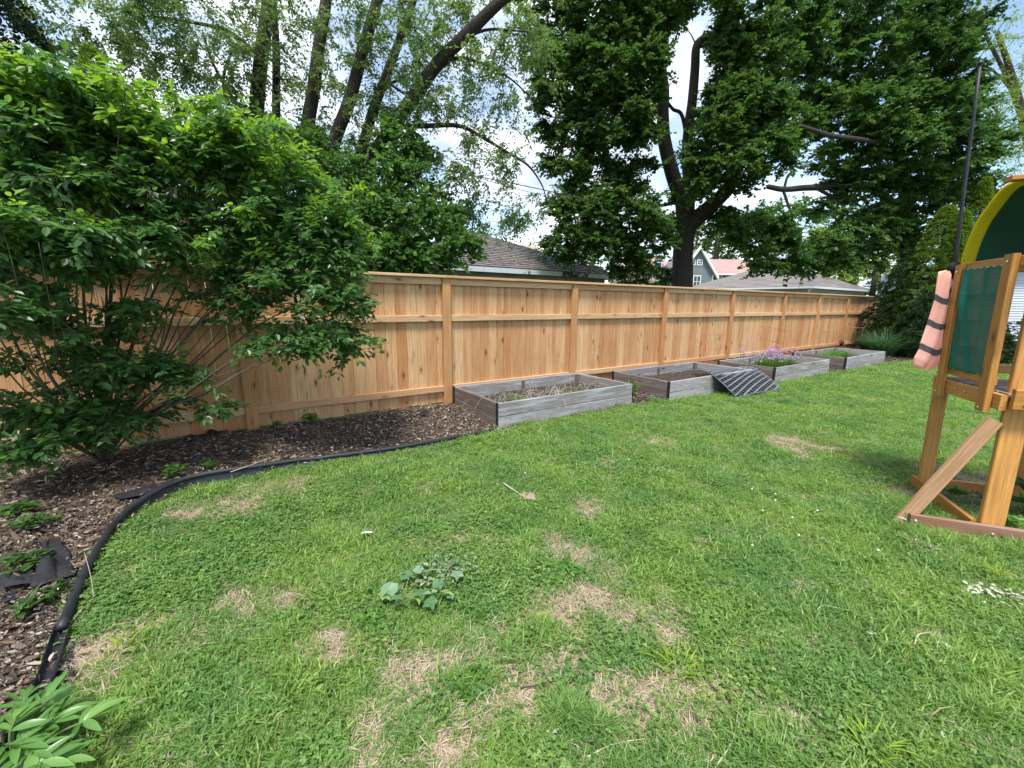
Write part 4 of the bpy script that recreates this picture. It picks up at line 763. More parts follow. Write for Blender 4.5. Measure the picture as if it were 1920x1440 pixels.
board('side_rail', T(-.09, .08, .965), T(-.09, .66, .965), .062, .03, (0, 0, 1), M_tower, tw_)
board('back_rail', T(-.0, .77, .975), T(.95, .77, .975), .07, .03, (0, 0, 1), M_tower, tw_)
board('back_rail', T(-.0, .77, 1.765), T(.95, .77, 1.765), .066, .03, (0, 0, 1), M_tower, tw_)
m, t, b = newmat('green_tarp'); tcn = N(t, 'ShaderNodeTexCoord'); nq = N(t, 'ShaderNodeTexNoise', Scale=7, Detail=5); t.links.new(tcn.outputs['Object'], nq.inputs['Vector'])
t.links.new(ramp(t, nq.outputs['Fac'], [(.35, (.006, .105, .072)), (.7, (.014, .145, .10))]), b.inputs['Base Color']); b.inputs['Roughness'].default_value = .42; b.inputs['Specular IOR Level'].default_value = .3
b.inputs['Base Color'].default_value = (.02, .14, .10, 1); M_tarp = m
M_canopy = plain('dark_green_canopy_cloth', (.008, .062, .048), .6, .25, 4, .3); M_yellow = leafmat('yellow_trim', (.80, .66, .02), (.86, .72, .03), .3, .6, None, .3)
def sheet(name, fn, nu, nv, mat, parent, thick=.003):
    U, Vv = np.meshgrid(np.linspace(0, 1, nu), np.linspace(0, 1, nv)); P = fn(U, Vv)
    me = None; ij = (np.arange(nv-1)[:, None]*nu+np.arange(nu-1)[None, :]).ravel()
    nrm = np.cross(np.gradient(P, axis=1), np.gradient(P, axis=0)); nrm = unit(nrm)
    V = np.concatenate([P.reshape(-1, 3), (P-nrm*thick).reshape(-1, 3)]); k = nu*nv; q = np.stack([ij, ij+1, ij+1+nu, ij+nu], 1)
    e = []
    for i in range(nu-1): e += [[i, i+k, i+1+k, i+1], [(nv-1)*nu+i+1, (nv-1)*nu+i+1+k, (nv-1)*nu+i+k, (nv-1)*nu+i]]
    for j in range(nv-1): e += [[j*nu, (j+1)*nu, (j+1)*nu+k, j*nu+k], [j*nu+nu-1, j*nu+nu-1+k, (j+1)*nu+nu-1+k, (j+1)*nu+nu-1]]
    return obj(name, mesh_np(name, V, [q, (q+k)[:, ::-1], e], mat, None, True), parent)
def tarp(U, Vv):
    b_ = .655-.50*U; z = .985+.765*Vv; b_ = b_-.012*np.sin(Vv*PI)*(1-2*U)
    fold = .020*np.exp(-((U-.10-.55*(1-Vv)**1.5)/.05)**2)+.015*np.exp(-((U-.16-.10*(1-Vv))/.035)**2)+.012*np.exp(-((U-.55-.15*(1-Vv))/.05)**2)*Vv
    crease = .004*(np.exp(-((Vv-.25)/.008)**2)+np.exp(-((Vv-.5)/.008)**2)+np.exp(-((Vv-.75)/.008)**2))
    a = -.112-fold-crease-.004*np.sin(U*5+Vv*3); z = z-.02*U*0
    return np.stack([O[0]+A_[0]*a+B_[0]*b_, O[1]+A_[1]*a+B_[1]*b_, z], -1)
tp = sheet('tarp_panel', tarp, 70, 90, M_tarp, tw_)
mb = MB()
for k in range(7): mb.box(T(-.118, .63-.07*k, 1.744), (.02, .006, .012))
for k in range(4): mb.box(T(-.118, .62-.14*k, .992), (.02, .006, .010))
mb.build('tarp_staple', M_bolt, tw_)
def can(a0, a1, dr=0.):
    def f(U, Vv):
        th_ = PI*(Vv*1.0); a = a0+(a1-a0)*U; rb, rz = .47-dr, .53-dr; cz = 1.79
        sag = .012*np.sin(a*9+Vv*20)*np.sin(PI*Vv)+.02*np.sin(PI*U)*np.sin(PI*Vv)*0+.008*np.sin(Vv*38+a*3)
        b_ = .33+rb*np.cos(th_); z = cz+rz*np.sin(th_)+sag*.6
        return np.stack([O[0]+A_[0]*a+B_[0]*b_, O[1]+A_[1]*a+B_[1]*b_, z], -1)
    return f
cp = sheet('canopy', can(-.055, 1.10), 40, 90, M_canopy, tw_)
sheet('canopy_trim', can(-.062, .022, .006), 6, 90, M_yellow, cp, .012)
board('ridge_board', T(-.125, .33, 2.325), T(1.15, .33, 2.325), .085, .03, b3v, M_tower, tw_)
def bolt(p_, dirn, r_=.010):
    mb = MB(); p_ = np.asarray(p_, float); dn = unit(np.asarray(dirn, float)[None])[0]
    mb.tube([p_, p_+dn*.004, p_+dn*.007, p_+dn*.008], [r_, r_, r_*.6, r_*.1], 10); mb.build('bolt', M_bolt, tw_, True)
for p_ in (T(-.004, -.081, .905), T(-.004, -.081, .835), T(-.44, -.104, -.06), T(-.02, -.104, -.075)): bolt(p_, -np.array(b3v))
for p_ in (T(-.104, .05, .825), T(-.104, .45, .84), T(-.104, .33, .835), T(-.146, .65, 1.73), T(-.146, .115, 1.76), T(-.146, .078, .775), T(-.146, .602, .79)): bolt(p_, -np.array(a3v), .009)

# flag pole and windsock
pl = thing('flagpole', 'tall thin dark pole strapped to the play tower corner', 'pole', (*T(-.16, .75, 0)[:2], GL))
pT = lambda u, v, y=3.50: W(u, v, y)
mb = MB(); mb.tube([pT(1762, 690), pT(1776, 610), pT(1783, 550), pT(1786, 522)], .012, 8); mb.build('lower_pole', plain('grey_plastic_pole', (.22, .21, .20), .6, .2, 20), pl, True)
mb = MB(); mb.tube([pT(1786, 526), pT(1792, 480), pT(1812, 320), pT(1826, 215), pT(1838, 118)], [.0135, .013, .0115, .0105, .010], 8); mb.build('upper_pole', M_plastic, pl, True)
mb = MB(); mb.tube([pT(1838, 121), pT(1838.6, 116)], .017, 8); mb.build('pole_cap', M_plastic, pl, True)
for (u, v) in ((1781, 545), (1768, 614), (1762, 653)): mb = MB(); mb.tube([pT(u-2, v), pT(u+5, v-1)], .017, 8); mb.build('strap', M_plastic, pl, True)
mb = MB(); mb.tube([pT(1783, 512), pT(1786, 500), pT(1789, 492)], [.026, .03, .02], 7); mb.build('strap_bundle', M_fabric, pl, True)
M_pinkc = leafmat('faded_pink_cloth', (.84, .52, .45), (.90, .60, .52), .35, .8, None, .1); M_band = plain('dark_grey_band', (.085, .07, .075), .7, .2, 14)
ws = thing('windsock', 'faded pink cloth windsock with dark grey bands hanging beside the tarp panel', 'windsock', pT(1776, 512, 3.56))
cl = [(1777, 508, 3), (1771, 514, 10), (1765.5, 556.5, 10.5), (1764, 568, 11), (1756, 604, 13), (1753, 615, 13.5), (1745, 650.5, 17), (1742, 662, 17.5), (1736, 678, 20), (1731, 689, 16)]
def sock(k0, k1, mat, ex=0.):
    pts = cl[k0:k1+1]; V = []; nseg = 28; rowsn = []
    for j in range((len(pts)-1)*6+1):
        f = j/6; i = min(int(f), len(pts)-2); g = f-i; u, v, h_ = [pts[i][q]*(1-g)+pts[i+1][q]*g for q in range(3)]
        c = W(u, v, 3.44); hw = 1.2*h_*3.44/F_PX+ex; ring = []
        for q in range(nseg):
            an = 2*PI*q/nseg; fl = 1+.5*math.sin(3*an+v*.03)+.3*math.sin(7*an+v*.06)
            ring.append(c+np.array([math.cos(an)*hw, math.sin(an)*hw*.26*fl, .02*math.sin(2*an+1)*(h_/20)-.16*math.cos(an)*hw]))
        V += ring; rowsn.append(1)
    m_ = len(rowsn); fs = [[j*nseg+q, j*nseg+(q+1) % nseg, (j+1)*nseg+(q+1) % nseg, (j+1)*nseg+q] for j in range(m_-1) for q in range(nseg)]
    mb = MB(); mb.add(V, fs); return mb
for k0, k1, mt, nm in ((0, 2, M_pinkc, 'cloth_panel'), (2, 3, M_band, 'grey_band'), (3, 4, M_pinkc, 'cloth_panel'), (4, 5, M_band, 'grey_band'), (5, 6, M_pinkc, 'cloth_panel'), (6, 7, M_band, 'grey_band'), (7, 9, M_pinkc, 'cloth_panel')):
    sock(k0, k1, mt, .0006 if mt is M_band else 0).build(nm, mt, ws, True)

# ------------------------------------------------------------------ tomato cages
CGT = [('small red wire tomato cage behind the bed with the plastic mesh', 1336, 627, 37, 653, 34), ('tilted red wire tomato cage above the chive flowers', 1444, 615, 37, 638, 32),
       ('red wire tomato cage overlapping the tilted one above the chives', 1483, 619, 35, 641, 26), ('red wire tomato cage nearer end of the farthest bed', 1563, 622, 28, 642, 27), ('highest red wire tomato cage at the ornamental grass end of the fence', 1600, 614, 32, 636.6, 26)]
for lab, u, v, w1, v2, w2 in CGT:
    rr_ = ray(u, v); o_ = X0+NV*.33; tt_ = (o_@NV)/(rr_[:2]@NV); Pc = np.array([0, 0, H])+rr_*tt_; sc = Pc[1]/F_PX
    Rt = w1*sc/2; Rm = w2*sc/2; z1_ = Pc[2]; z2_ = z1_-(v2-v)*sc; root = thing('tomato_cage', lab, 'plant cage', (Pc[0], Pc[1], z1_-1.0*(z1_-.0)), 'red wire tomato cages')
    lean = (w1 == 37 and u == 1444)*.18
    def ring(R_, z_):
        return [np.array([Pc[0]+R_*math.cos(q), Pc[1]+R_*math.sin(q), z_-lean*R_*math.cos(q)]) for q in np.linspace(0, 2*PI, 20)]
    z3 = z2_-(z1_-z2_)*1.0
    for R_, z_ in ((Rt, z1_), (Rm, z2_), (Rm*.82, z3)): mb = MB(); mb.tube(ring(R_, z_), .0035, 4, False); mb.build('ring', M_wire, root)
    for q in (.6, 2.2, 3.7, 5.3):
        mb = MB(); mb.tube([[Pc[0]+Rt*math.cos(q), Pc[1]+Rt*math.sin(q), z1_+.01], [Pc[0]+Rm*math.cos(q), Pc[1]+Rm*math.sin(q), z2_], [Pc[0]+Rm*.3*math.cos(q), Pc[1]+Rm*.3*math.sin(q), .0]], .0035, 4, False); mb.build('upright', M_wire, root)
q = W(1578, 642, 13.0); sp = thing('garden_light', 'small dark round garden light on a stick by the farthest bed', 'garden light', (q[0], q[1], .0)); mb = MB(); mb.tube([q+[0, 0, -.12], q+[0, 0, -.05], q, q+[0, 0, .05], q+[0, 0, .08]], [.02, .055, .07, .05, .02], 9); mb.build('lamp_head', M_plastic, sp, True); mb = MB(); mb.tube([q+[0, 0, -.12], [q[0], q[1], .05]], .014, 5); mb.build('stick', M_plastic, sp)

# ------------------------------------------------------------------ plastic mesh draped over the second bed
mr = thing('plastic_mesh', 'dark grey diamond garden mesh spilling over the front of the second bed', 'garden mesh', (*FT(5.2, 1.5)[:2], 0))
def drape(a, b_):          # a along the bed, b from inside the bed (0) over the edge (0.45) to the lawn (1)
    a = np.asarray(a, float); b_ = np.asarray(b_, float)
    top = (1-a)[..., None]*FT(5.05, .60, .17)+a[..., None]*FT(6.17, 1.02, .20); mid = (1-a)[..., None]*FT(4.25, 1.49, .275)+a[..., None]*FT(5.85, 1.50, .215); low = (1-a)[..., None]*FT(4.25, 1.95, -.02)+a[..., None]*FT(5.62, 2.02, -.02)
    t1 = np.clip(b_/.45, 0, 1)[..., None]; t2 = np.clip((b_-.45)/.55, 0, 1)[..., None]
    P = np.where(b_[..., None] < .45, top*(1-t1)+mid*t1, mid*(1-t2)+low*t2); P[..., 2] += .03*np.sin(t1[..., 0]*PI)+.03*np.sin(t2[..., 0]*PI)*(.4+.6*a)+.012*np.sin(a*7+b_*5)
    return P
for fam in (0, 1):
    for i in range(-8, 24):
        q_ = np.linspace(0, 1, 60)
        aa, bb = (i/13+.55*q_-.3, q_) if fam == 0 else (q_, i/11-.40*q_+.05)
        ok = (aa >= 0) & (aa <= 1) & (bb >= 0) & (bb <= 1)
        if ok.sum() < 6: continue
        q_ = np.linspace(q_[ok][0], q_[ok][-1], 16); aa, bb = (i/13+.55*q_-.3, q_) if fam == 0 else (q_, i/11-.40*q_+.05)
        P = drape(np.clip(aa, 0, 1), np.clip(bb, 0, 1))
        d_ = unit(np.gradient(P, axis=0)); up = np.array([0, 0, 1.]); sd = unit(np.cross(d_, up)); nn = np.cross(sd, d_); wv = .015; th_ = .004; off = nn*(.004 if fam else 0)
        V = np.concatenate([P+off+sd*wv, P+off-sd*wv, P+off-sd*wv+nn*th_, P+off+sd*wv+nn*th_]); m_ = len(P)
        fs = [[j+q*m_, j+1+q*m_, j+1+((q+1) % 4)*m_, j+((q+1) % 4)*m_] for j in range(m_-1) for q in range(4)]
        mb = MB(); mb.add(V, fs); mb.build('mesh_strip', M_mesh, mr)
sheet('hole_shade_sheet', lambda U, Vv: drape(.03+U*.94, .25+Vv*.73)-np.array([0, 0, .022]), 24, 24, M_fabric, mr, .002)  # black sheet added as painted shade, darkens the holes of the mesh
for a0, b0, a1, b1 in ((0, 0, 1, 0), (1, 0, 1, 1), (0, 1, 1, 1), (0, 0, 0, 1)):
    mb = MB(); k = np.linspace(0, 1, 18); mb.tube(drape(a0+(a1-a0)*k, b0+(b1-b0)*k), .007, 4); mb.build('mesh_border', M_mesh, mr)

# ------------------------------------------------------------------ ground cover: instanced tufts, chips and clover
def proto(name, P, D, Nm, L, Wd, r, mat, shape='kite'):
    return bpy.data.objects.new(name, leaves(name, P, D, Nm, L, Wd, r, mat, shape))
def blades(name, n, rad, h, wd, lean, mat, curl=.5):
    V = []; Fc = []; r = []
    for i in range(n):
        a = random.random()*6.283; q = rad*math.sqrt(random.random()); b0 = np.array([math.cos(a)*q, math.sin(a)*q, -.006]); dr = random.random()*6.283
        hh = h*(.5+.8*random.random()); ln = lean*(.3+1.0*random.random()); d = np.array([math.cos(dr), math.sin(dr), 0]); s_ = np.array([-d[1], d[0], 0])*wd*(.7+.6*random.random())/2
        k = len(V); tw_ = random.uniform(-.5, .5); s2 = s_+d*np.linalg.norm(s_)*tw_
        p1 = b0+d*hh*ln*.35+np.array([0, 0, hh*.55]); p2 = b0+d*hh*ln*(1+curl*random.random()*.4)+np.array([0, 0, hh*(.95-.45*ln*random.random())])
        V += [b0-s_, b0+s_, p1+s2*.9, p1-s2*.9, p2]; Fc.append([k, k+1, k+2, k+3]); r += [random.random()*.9]*5
    tri = [[q[3], q[2], q[0]+4] for q in Fc]
    return bpy.data.objects.new(name, mesh_np(name, V, [Fc, tri], mat, {'rnd': np.array(r)}))
def scatter(name, label_kind, protos, P, rot, scl, idx, parent=None):
    coll = bpy.data.collections.new(name+'_pieces')
    for o_ in protos: coll.objects.link(o_)
    me = mesh_np(name, P, [], None, {'rot': rot, 'scl': scl, 'pick': idx}); o = bpy.data.objects.new(name, me); link(o, parent); o['kind'] = 'stuff'
    ng = bpy.data.node_groups.new(name, 'GeometryNodeTree'); ng.interface.new_socket('Geometry', in_out='INPUT', socket_type='NodeSocketGeometry'); ng.interface.new_socket('Geometry', in_out='OUTPUT', socket_type='NodeSocketGeometry')
    n = ng.nodes; l = ng.links; gi = n.new('NodeGroupInput'); go = n.new('NodeGroupOutput'); ip = n.new('GeometryNodeInstanceOnPoints'); ci = n.new('GeometryNodeCollectionInfo')
    ci.inputs['Collection'].default_value = coll; ci.inputs['Separate Children'].default_value = True; ci.inputs['Reset Children'].default_value = True
    def att(nm, tp): a = n.new('GeometryNodeInputNamedAttribute'); a.data_type = tp; a.inputs['Name'].default_value = nm; return a.outputs['Attribute']
    l.new(gi.outputs[0], ip.inputs['Points']); l.new(ci.outputs[0], ip.inputs['Instance']); ip.inputs['Pick Instance'].default_value = True
    fi = n.new('FunctionNodeFloatToInt'); l.new(att('pick', 'FLOAT'), fi.inputs[0]); l.new(fi.outputs[0], ip.inputs['Instance Index'])
    l.new(att('rot', 'FLOAT_VECTOR'), ip.inputs['Rotation']); l.new(att('scl', 'FLOAT'), ip.inputs['Scale']); l.new(ip.outputs[0], go.inputs[0])
    md = o.modifiers.new('scatter', 'NODES'); md.node_group = ng; return o
def spread(y0, y1, dens, margin=1.3, slope=1.3):
    A = 0; W_ = y1*slope+margin; n = int(dens*(y1-y0)*2*W_); x = rng.uniform(-W_, W_, n); y = rng.uniform(y0, y1, n)
    k = np.abs(x) < y*slope+margin; return x[k], y[k]
def gmat(name, stops, trans=.38):
    """grass colour varies blade by blade and, softly, over the lawn"""
    m = leafmat(name, *stops[:2], trans, .5, stops[2], .35); t = m.node_tree; c = None
    oi = N(t, 'ShaderNodeObjectInfo'); ge = N(t, 'ShaderNodeNewGeometry'); nz_ = N(t, 'ShaderNodeTexNoise', Scale=1.6, Detail=4); t.links.new(ge.outputs['Position'], nz_.inputs['Vector'])
    rp_ = [q for q in t.nodes if q.bl_idname == 'ShaderNodeValToRGB'][0]
    tint = mix(t, 1, rp_.outputs[0], ramp(t, nz_.outputs['Fac'], [(.35, (.86, .93, .95)), (.65, (1.3, 1.15, .95))]), 'MULTIPLY'); tint = mix(t, 1, tint, ramp(t, oi.outputs['Random'], [(0, (.8, .85, .9)), (1, (1.25, 1.15, 1.1))]), 'MULTIPLY')
    for nd_ in t.nodes:
        if nd_.bl_idname == 'ShaderNodeBsdfPrincipled': t.links.new(tint, nd_.inputs['Base Color'])
        if nd_.bl_idname == 'ShaderNodeHueSaturation': t.links.new(tint, nd_.inputs['Color'])
    return m
M_g = gmat('lawn_blade', ((.095, .205, .042), (.170, .295, .078), (.36, .43, .20))); M_cl = gmat('lawn_clover', ((.075, .165, .036), (.12, .235, .06), (.20, .31, .10)))
GB = [blades('lawn_tuft', 26, .055, .040, .0042, .9, M_g) for _ in range(5)] + [blades('lawn_tuft', 22, .06, .030, .0040, 1.5, M_g) for _ in range(3)]
GS = [blades('straw_tuft', 22, .07, .026, .003, 2.4, M_straw) for _ in range(4)]
GT = [blades('tall_tuft', 34, .05, .075, .0045, .8, M_g) for _ in range(3)]
def clover_proto():
    n = 26; a = rng.random(n)*6.283; q = .075*np.sqrt(rng.random(n)); c = np.stack([np.cos(a)*q, np.sin(a)*q, .012+.022*rng.random(n)], 1); P = []; D = []; Nm = []; r = []
    for i in range(n):
        tl = rng.normal(size=3)*.28; nn = unit((np.array([0, 0, 1.])+tl)[None])[0]; rr_ = rng.random(); a0 = rng.random()*6
        for k in range(3):
            d = np.array([math.cos(a0+k*2.094), math.sin(a0+k*2.094), 0]); d = d-nn*(d@nn); P.append(c[i]); D.append(d); Nm.append(nn); r.append(rr_)
    return proto('clover_patch', P, np.array(D), np.array(Nm), .0095, .0095, np.array(r), M_cl, 'oval')
GC = [clover_proto() for _ in range(4)]
bands = [(.25, 2.2, 1150, 1.0), (2.2, 3.6, 850, 1.0), (3.6, 5.6, 560, 1.08), (5.6, 9, 330, 1.25), (9, 16, 130, 1.6)]
BX = [np.array([FT(s0-.02, t0-.02)[:2], FT(s0+L+.02, t0-.02)[:2], FT(s0+L+.02, t0+Wd+.02)[:2], FT(s0-.02, t0+Wd+.02)[:2]]) for s0, t0, L, Wd in BEDS]
Pg, Sg, Dg = [], [], []
for y0, y1, dn, sc in bands:
    x, y = spread(y0, y1, dn); s_, t_ = to_st(x, y); ok = ~in_poly(x, y) & (t_ > .3) & (x < 26)
    x, y = x[ok], y[ok]; Pg.append(np.stack([x, y, gz(x, y)], 1)); Sg.append(np.full(len(x), sc)); Dg.append(dryness(x, y))
Pg, Sg, Dg = np.vstack(Pg), np.concatenate(Sg), np.concatenate(Dg); n = len(Pg)
cl_n = fbm(Pg[:, 0], Pg[:, 1], 1.1, 41) + .5*np.exp(-((Pg[:, 0]+1.9)**2/.5+(Pg[:, 1]-2.4)**2/.9)); u_ = rng.random(n)
keep = u_ > sstep(.10, .85, Dg)*.90
under = (np.abs((Pg[:, 0]-T(.5, .5, 0)[0])*A_[0]+(Pg[:, 1]-T(.5, .5, 0)[1])*A_[1]) < .55) & (np.abs((Pg[:, 0]-T(.5, .5, 0)[0])*B_[0]+(Pg[:, 1]-T(.5, .5, 0)[1])*B_[1]) < .48); keep &= ~(under & (rng.random(n) < .85))
isc = (rng.random(n) < sstep(.62, .80, cl_n)*.5*(1-.6*sstep(-.2, 1.2, Pg[:, 0]))*(.35+.9*vnoise(Pg[:, 0], Pg[:, 1], 9, 77))+.05) & keep; isg = keep & ~isc
def rots(n_, tilt=.15): return np.stack([rng.normal(size=n_)*tilt, rng.normal(size=n_)*tilt, rng.random(n_)*6.283], 1)
hv = .72+.75*vnoise(Pg[:, 0], Pg[:, 1], 7, 51)**1.5+.5*sstep(.62, .85, fbm(Pg[:, 0], Pg[:, 1], 2.7, 52))
scatter('grass', None, GB, Pg[isg], rots(isg.sum()), (Sg*hv*(.75+.5*rng.random(n)))[isg], rng.integers(0, len(GB), isg.sum()))
scatter('clover', None, GC, Pg[isc], rots(isc.sum()), (Sg*(.8+.5*rng.random(n)))[isc], rng.integers(0, len(GC), isc.sum()))
isd = (rng.random(n) < sstep(.0, .6, Dg)*.75+.09); scatter('dry_grass', None, GS, Pg[isd]+rng.normal(size=(isd.sum(), 3))*[.02, .02, 0], rots(isd.sum(), .12), (Sg*(.7+.6*rng.random(n)))[isd], rng.integers(0, len(GS), isd.sum()))
tall = np.array([G(u+rng.normal()*14, v+rng.normal()*8)[:2] for u, v, k in [(1060, 1340, 40), (1010, 1180, 14), (600, 1010, 12), (640, 1080, 12), (860, 1280, 10), (1840, 1330, 14), (1450, 1420, 12), (1130, 1370, 16), (1760, 1000, 22), (1840, 1015, 22), (1900, 1020, 18), (1720, 985, 12), (1180, 1450, 12), (1600, 1150, 8), (980, 800, 8), (1100, 775, 8)] for _ in range(k)])
Pt = np.column_stack([tall, gz(tall[:, 0], tall[:, 1])]); scatter('tall_grass', None, GT, Pt, rots(len(Pt)), .55+.5*rng.random(len(Pt)), rng.integers(0, 3, len(Pt)))
# white clover heads
cw = []
for u, v in [(1410, 915), (1454, 924), (1454, 936), (1486, 968), (1498, 1001), (1411, 1020), (1647, 1029), (1533, 955), (1430, 955), (1230, 738), (1400, 720), (1600, 770), (1520, 755), (1180, 860), (985, 885)]: q = G(u, v, -.02); cw.append([q[0], q[1], -.03])
mb = MB()
for c in cw: mb.tube([[c[0], c[1], c[2]-.006], [c[0], c[1], c[2]+.002], [c[0], c[1], c[2]+.008]], [.004, .009, .003], 6)
o = mb.build('clover_flowers', plain('white_clover_head', (.6, .6, .52), .8, .1, 50), None, True); o['kind'] = 'stuff'

# mulch
def chip(name, n, L, mat, rd):
    P = np.column_stack([rng.normal(size=(n, 2))*rd, .004+.012*rng.random(n)]); a = rng.random(n)*6.283; D = np.stack([np.cos(a), np.sin(a), rng.normal(size=n)*.25], 1); Nm = unit(np.array([0, 0, 1.])+rng.normal(size=(n, 3))*.35); Ls = L*(.4+rng.random(n))
    return proto(name, P, D, Nm, Ls, Ls*(.22+.35*rng.random(n)), rng.random(n)**1.5, mat, 'oval')
CH = [chip('mulch_chips', 22, .025, M_chip, .05) for _ in range(6)]; LT = [chip('leaf_litter', 5, .050, M_litter, .07) for _ in range(4)]
xs = rng.uniform(-6, 2.2, 60000); ys = rng.uniform(-1, 9, 60000); s_, t_ = to_st(xs, ys); ok = in_poly(xs, ys) & (t_ > .02) & (s_ > -6.5)
for bx in BX: ok &= ~in_poly(xs, ys, bx)
EPd = np.min(np.linalg.norm(np.stack([xs, ys], 1)[:, None]-EP[None, ::4], axis=2), 1); ok &= EPd > .05
ok &= rng.random(len(xs)) < np.where(np.hypot(xs, ys) < 4, .80, .45)
Pm = np.stack([xs, ys, gz(xs, ys)], 1)[ok]; nm_ = len(Pm); isl = rng.random(nm_) < .14+.20*vnoise(Pm[:, 0], Pm[:, 1], 1.5, 61)
scatter('mulch', None, CH, Pm[~isl], rots((~isl).sum(), .2), .7+.7*rng.random((~isl).sum()), rng.integers(0, 6, (~isl).sum())); scatter('leaf_litter', None, LT, Pm[isl], rots(isl.sum(), .25), .6+.7*rng.random(isl.sum()), rng.integers(0, 4, isl.sum()))
x2, y2 = [], []
for s0, t0, L, Wd in [(2.5, .0, .6, 1.3), (5.7, .1, .55, 1.4), (8.85, .2, .7, 1.4), (12.3, .2, 3, 1.7)]:
    k = int(L*Wd*260); a, b_ = rng.uniform(s0, s0+L, k), rng.uniform(t0, t0+Wd, k); q = X0+a[:, None]*DV+b_[:, None]*NV; x2 += list(q[:, 0]); y2 += list(q[:, 1])
x2, y2 = np.array(x2), np.array(y2); scatter('mulch', None, CH, np.stack([x2, y2, gz(x2, y2)], 1), rots(len(x2), .2), .8+.6*rng.random(len(x2)), rng.integers(0, 6, len(x2)))

# ------------------------------------------------------------------ plants in and round the beds
def plant(name, label, cat, base, mat, n, spread_, h, L, wr, shape='oval', group=None, stems=True, nleaf=5, up=.8, pname='leaf'):
    root = thing(name, label, cat, base, group); mb = MB(); P, D, Nm, r = [], [], [], []; base = np.asarray(base, float)
    for i in range(n):
        a = random.random()*6.283; q = random.random()**.6*spread_; tip = base+np.array([math.cos(a)*q, math.sin(a)*q, h*(.6+.5*random.random())*(1-.35*q/spread_)]); b0 = base+np.array([math.cos(a)*q*.25, math.sin(a)*q*.25, -.01]); C = catmull([b0, (b0+tip)/2+[0, 0, h*.12], tip], 4)
        if stems: mb.tube(C, np.linspace(.0028, .0014, len(C)), 4, False)
        for j in range(nleaf):
            f = .35+.65*(j+1)/nleaf; p_ = C[min(len(C)-1, int(f*(len(C)-1)))]; an = a+j*2.4; d = np.array([math.cos(an), math.sin(an), up*random.uniform(-.2, .9)]); P.append(p_); D.append(d); Nm.append(np.array([0, 0, 1.])+rng.normal(size=3)*.3); r.append(random.random())
    if stems: mb.build('stem', mat, root, True)
    Ls = L*(.6+.6*rng.random(len(P))); o = obj('foliage', leaves('foliage', P, np.array(D), np.array(Nm), Ls, Ls*wr, np.array(r), mat, shape), root); o['kind'] = 'stuff'; return root
def bladeplant(name, label, cat, base, mat, n, rad, h, wd, lean, group=None, nseg=5):
    root = thing(name, label, cat, base, group); base = np.asarray(base, float); V = []; Fc = []; r = []
    for i in range(n):
        a = random.random()*6.283; q = rad*math.sqrt(random.random()); b0 = base+np.array([math.cos(a)*q, math.sin(a)*q, 0]); dr = a+random.gauss(0, .6); hh = h*(.6+.5*random.random()); ln = lean*(.25+.9*random.random()); d = np.array([math.cos(dr), math.sin(dr), 0]); s_ = np.array([-d[1], d[0], 0]); k = len(V); rr_ = random.random()
        for j in range(nseg+1):
            f = j/nseg; c = b0+d*hh*ln*f**1.6+np.array([0, 0, hh*(f-.42*ln*f**2.6)]); w2 = wd*(1-f**2)*.5+.0004; V += [c-s_*w2, c+s_*w2]; r += [rr_]*2
        Fc += [[k+2*j, k+2*j+1, k+2*j+3, k+2*j+2] for j in range(nseg)]
    o = obj('blades', mesh_np('blades', V, [Fc], mat, {'rnd': np.array(r)}), root); o['kind'] = 'stuff'; return root
bladeplant('ornamental_grass', 'big arching blue green ornamental grass at the far end of the fence', 'plant', FT(14.1, 1.15, -.04), M_L_orn, 900, .30, 1.0, .014, 1.15)
bladeplant('ornamental_grass', 'smaller grass fountain merging with the big one, farther from the fence', 'plant', FT(15.6, 1.6, -.04), M_L_orn, 700, .28, .85, .014, 1.15)
cv = FT(7.3, 1.0, .12); bladeplant('chive_plant', 'tall chive clump covered in round purple flowers in the third bed', 'plant', cv, M_L_weed, 420, .30, .30, .006, .6)
M_petal2 = M_petal; root = thing('chive_flowers', 'cluster of round lilac purple chive blooms in the third bed', 'flowers', cv)
BP = [blades('x', 1, .01, .01, .001, 1, M_petal)]
pp = MB(); pp.tube([[0, 0, -.02], [0, 0, -.012], [0, 0, 0], [0, 0, .012], [0, 0, .019]], [.005, .016, .021, .016, .004], 7); dd = rand_unit(46); pmesh = [leaves('bloom', dd*.004, dd, rand_unit(46), .020*(.8+.4*rng.random(46)), .009, rng.random(46), M_petal)]
for k in range(150):
    a = random.random()*6.283; q = abs(random.gauss(0, .26)); s_ = random.random() < .18
    P_ = cv+np.array([DV[0], DV[1], 0])*(math.cos(a)*q*1.9+.1)+np.array([NV[0], NV[1], 0])*math.sin(a)*q*.9+[0, 0, .16+.22*random.random()-q*.12]
    if s_: P_ = FT(random.choice([6.75, 8.35, 8.2])+random.gauss(0, .12), .55+random.random()*.2, .30+.24*random.random())
    o = obj('bloom', pmesh[0], root, Matrix.Translation(Vector(P_)) @ Matrix.Scale(.8+.5*random.random(), 4) @ Matrix.Rotation(random.random(), 4, 'X'))
    mb = MB(); mb.tube([P_+[0, 0, -.01], P_-[.01, .02, .10], [P_[0], P_[1], .10]], .002, 3, False); o2 = obj('flower_stalk', mb.mesh('flower_stalk', M_L_weed), root)
for s, t, lab in ((6.7, .8, 'low yellow green weeds at the near end of the chive bed'), (8.35, .85, 'low yellow green weeds at the far end of the chive bed')): plant('weed', lab, 'weeds', FT(s, t, .10), M_L_weed, 60, .32, .12, .05, .5, nleaf=4)
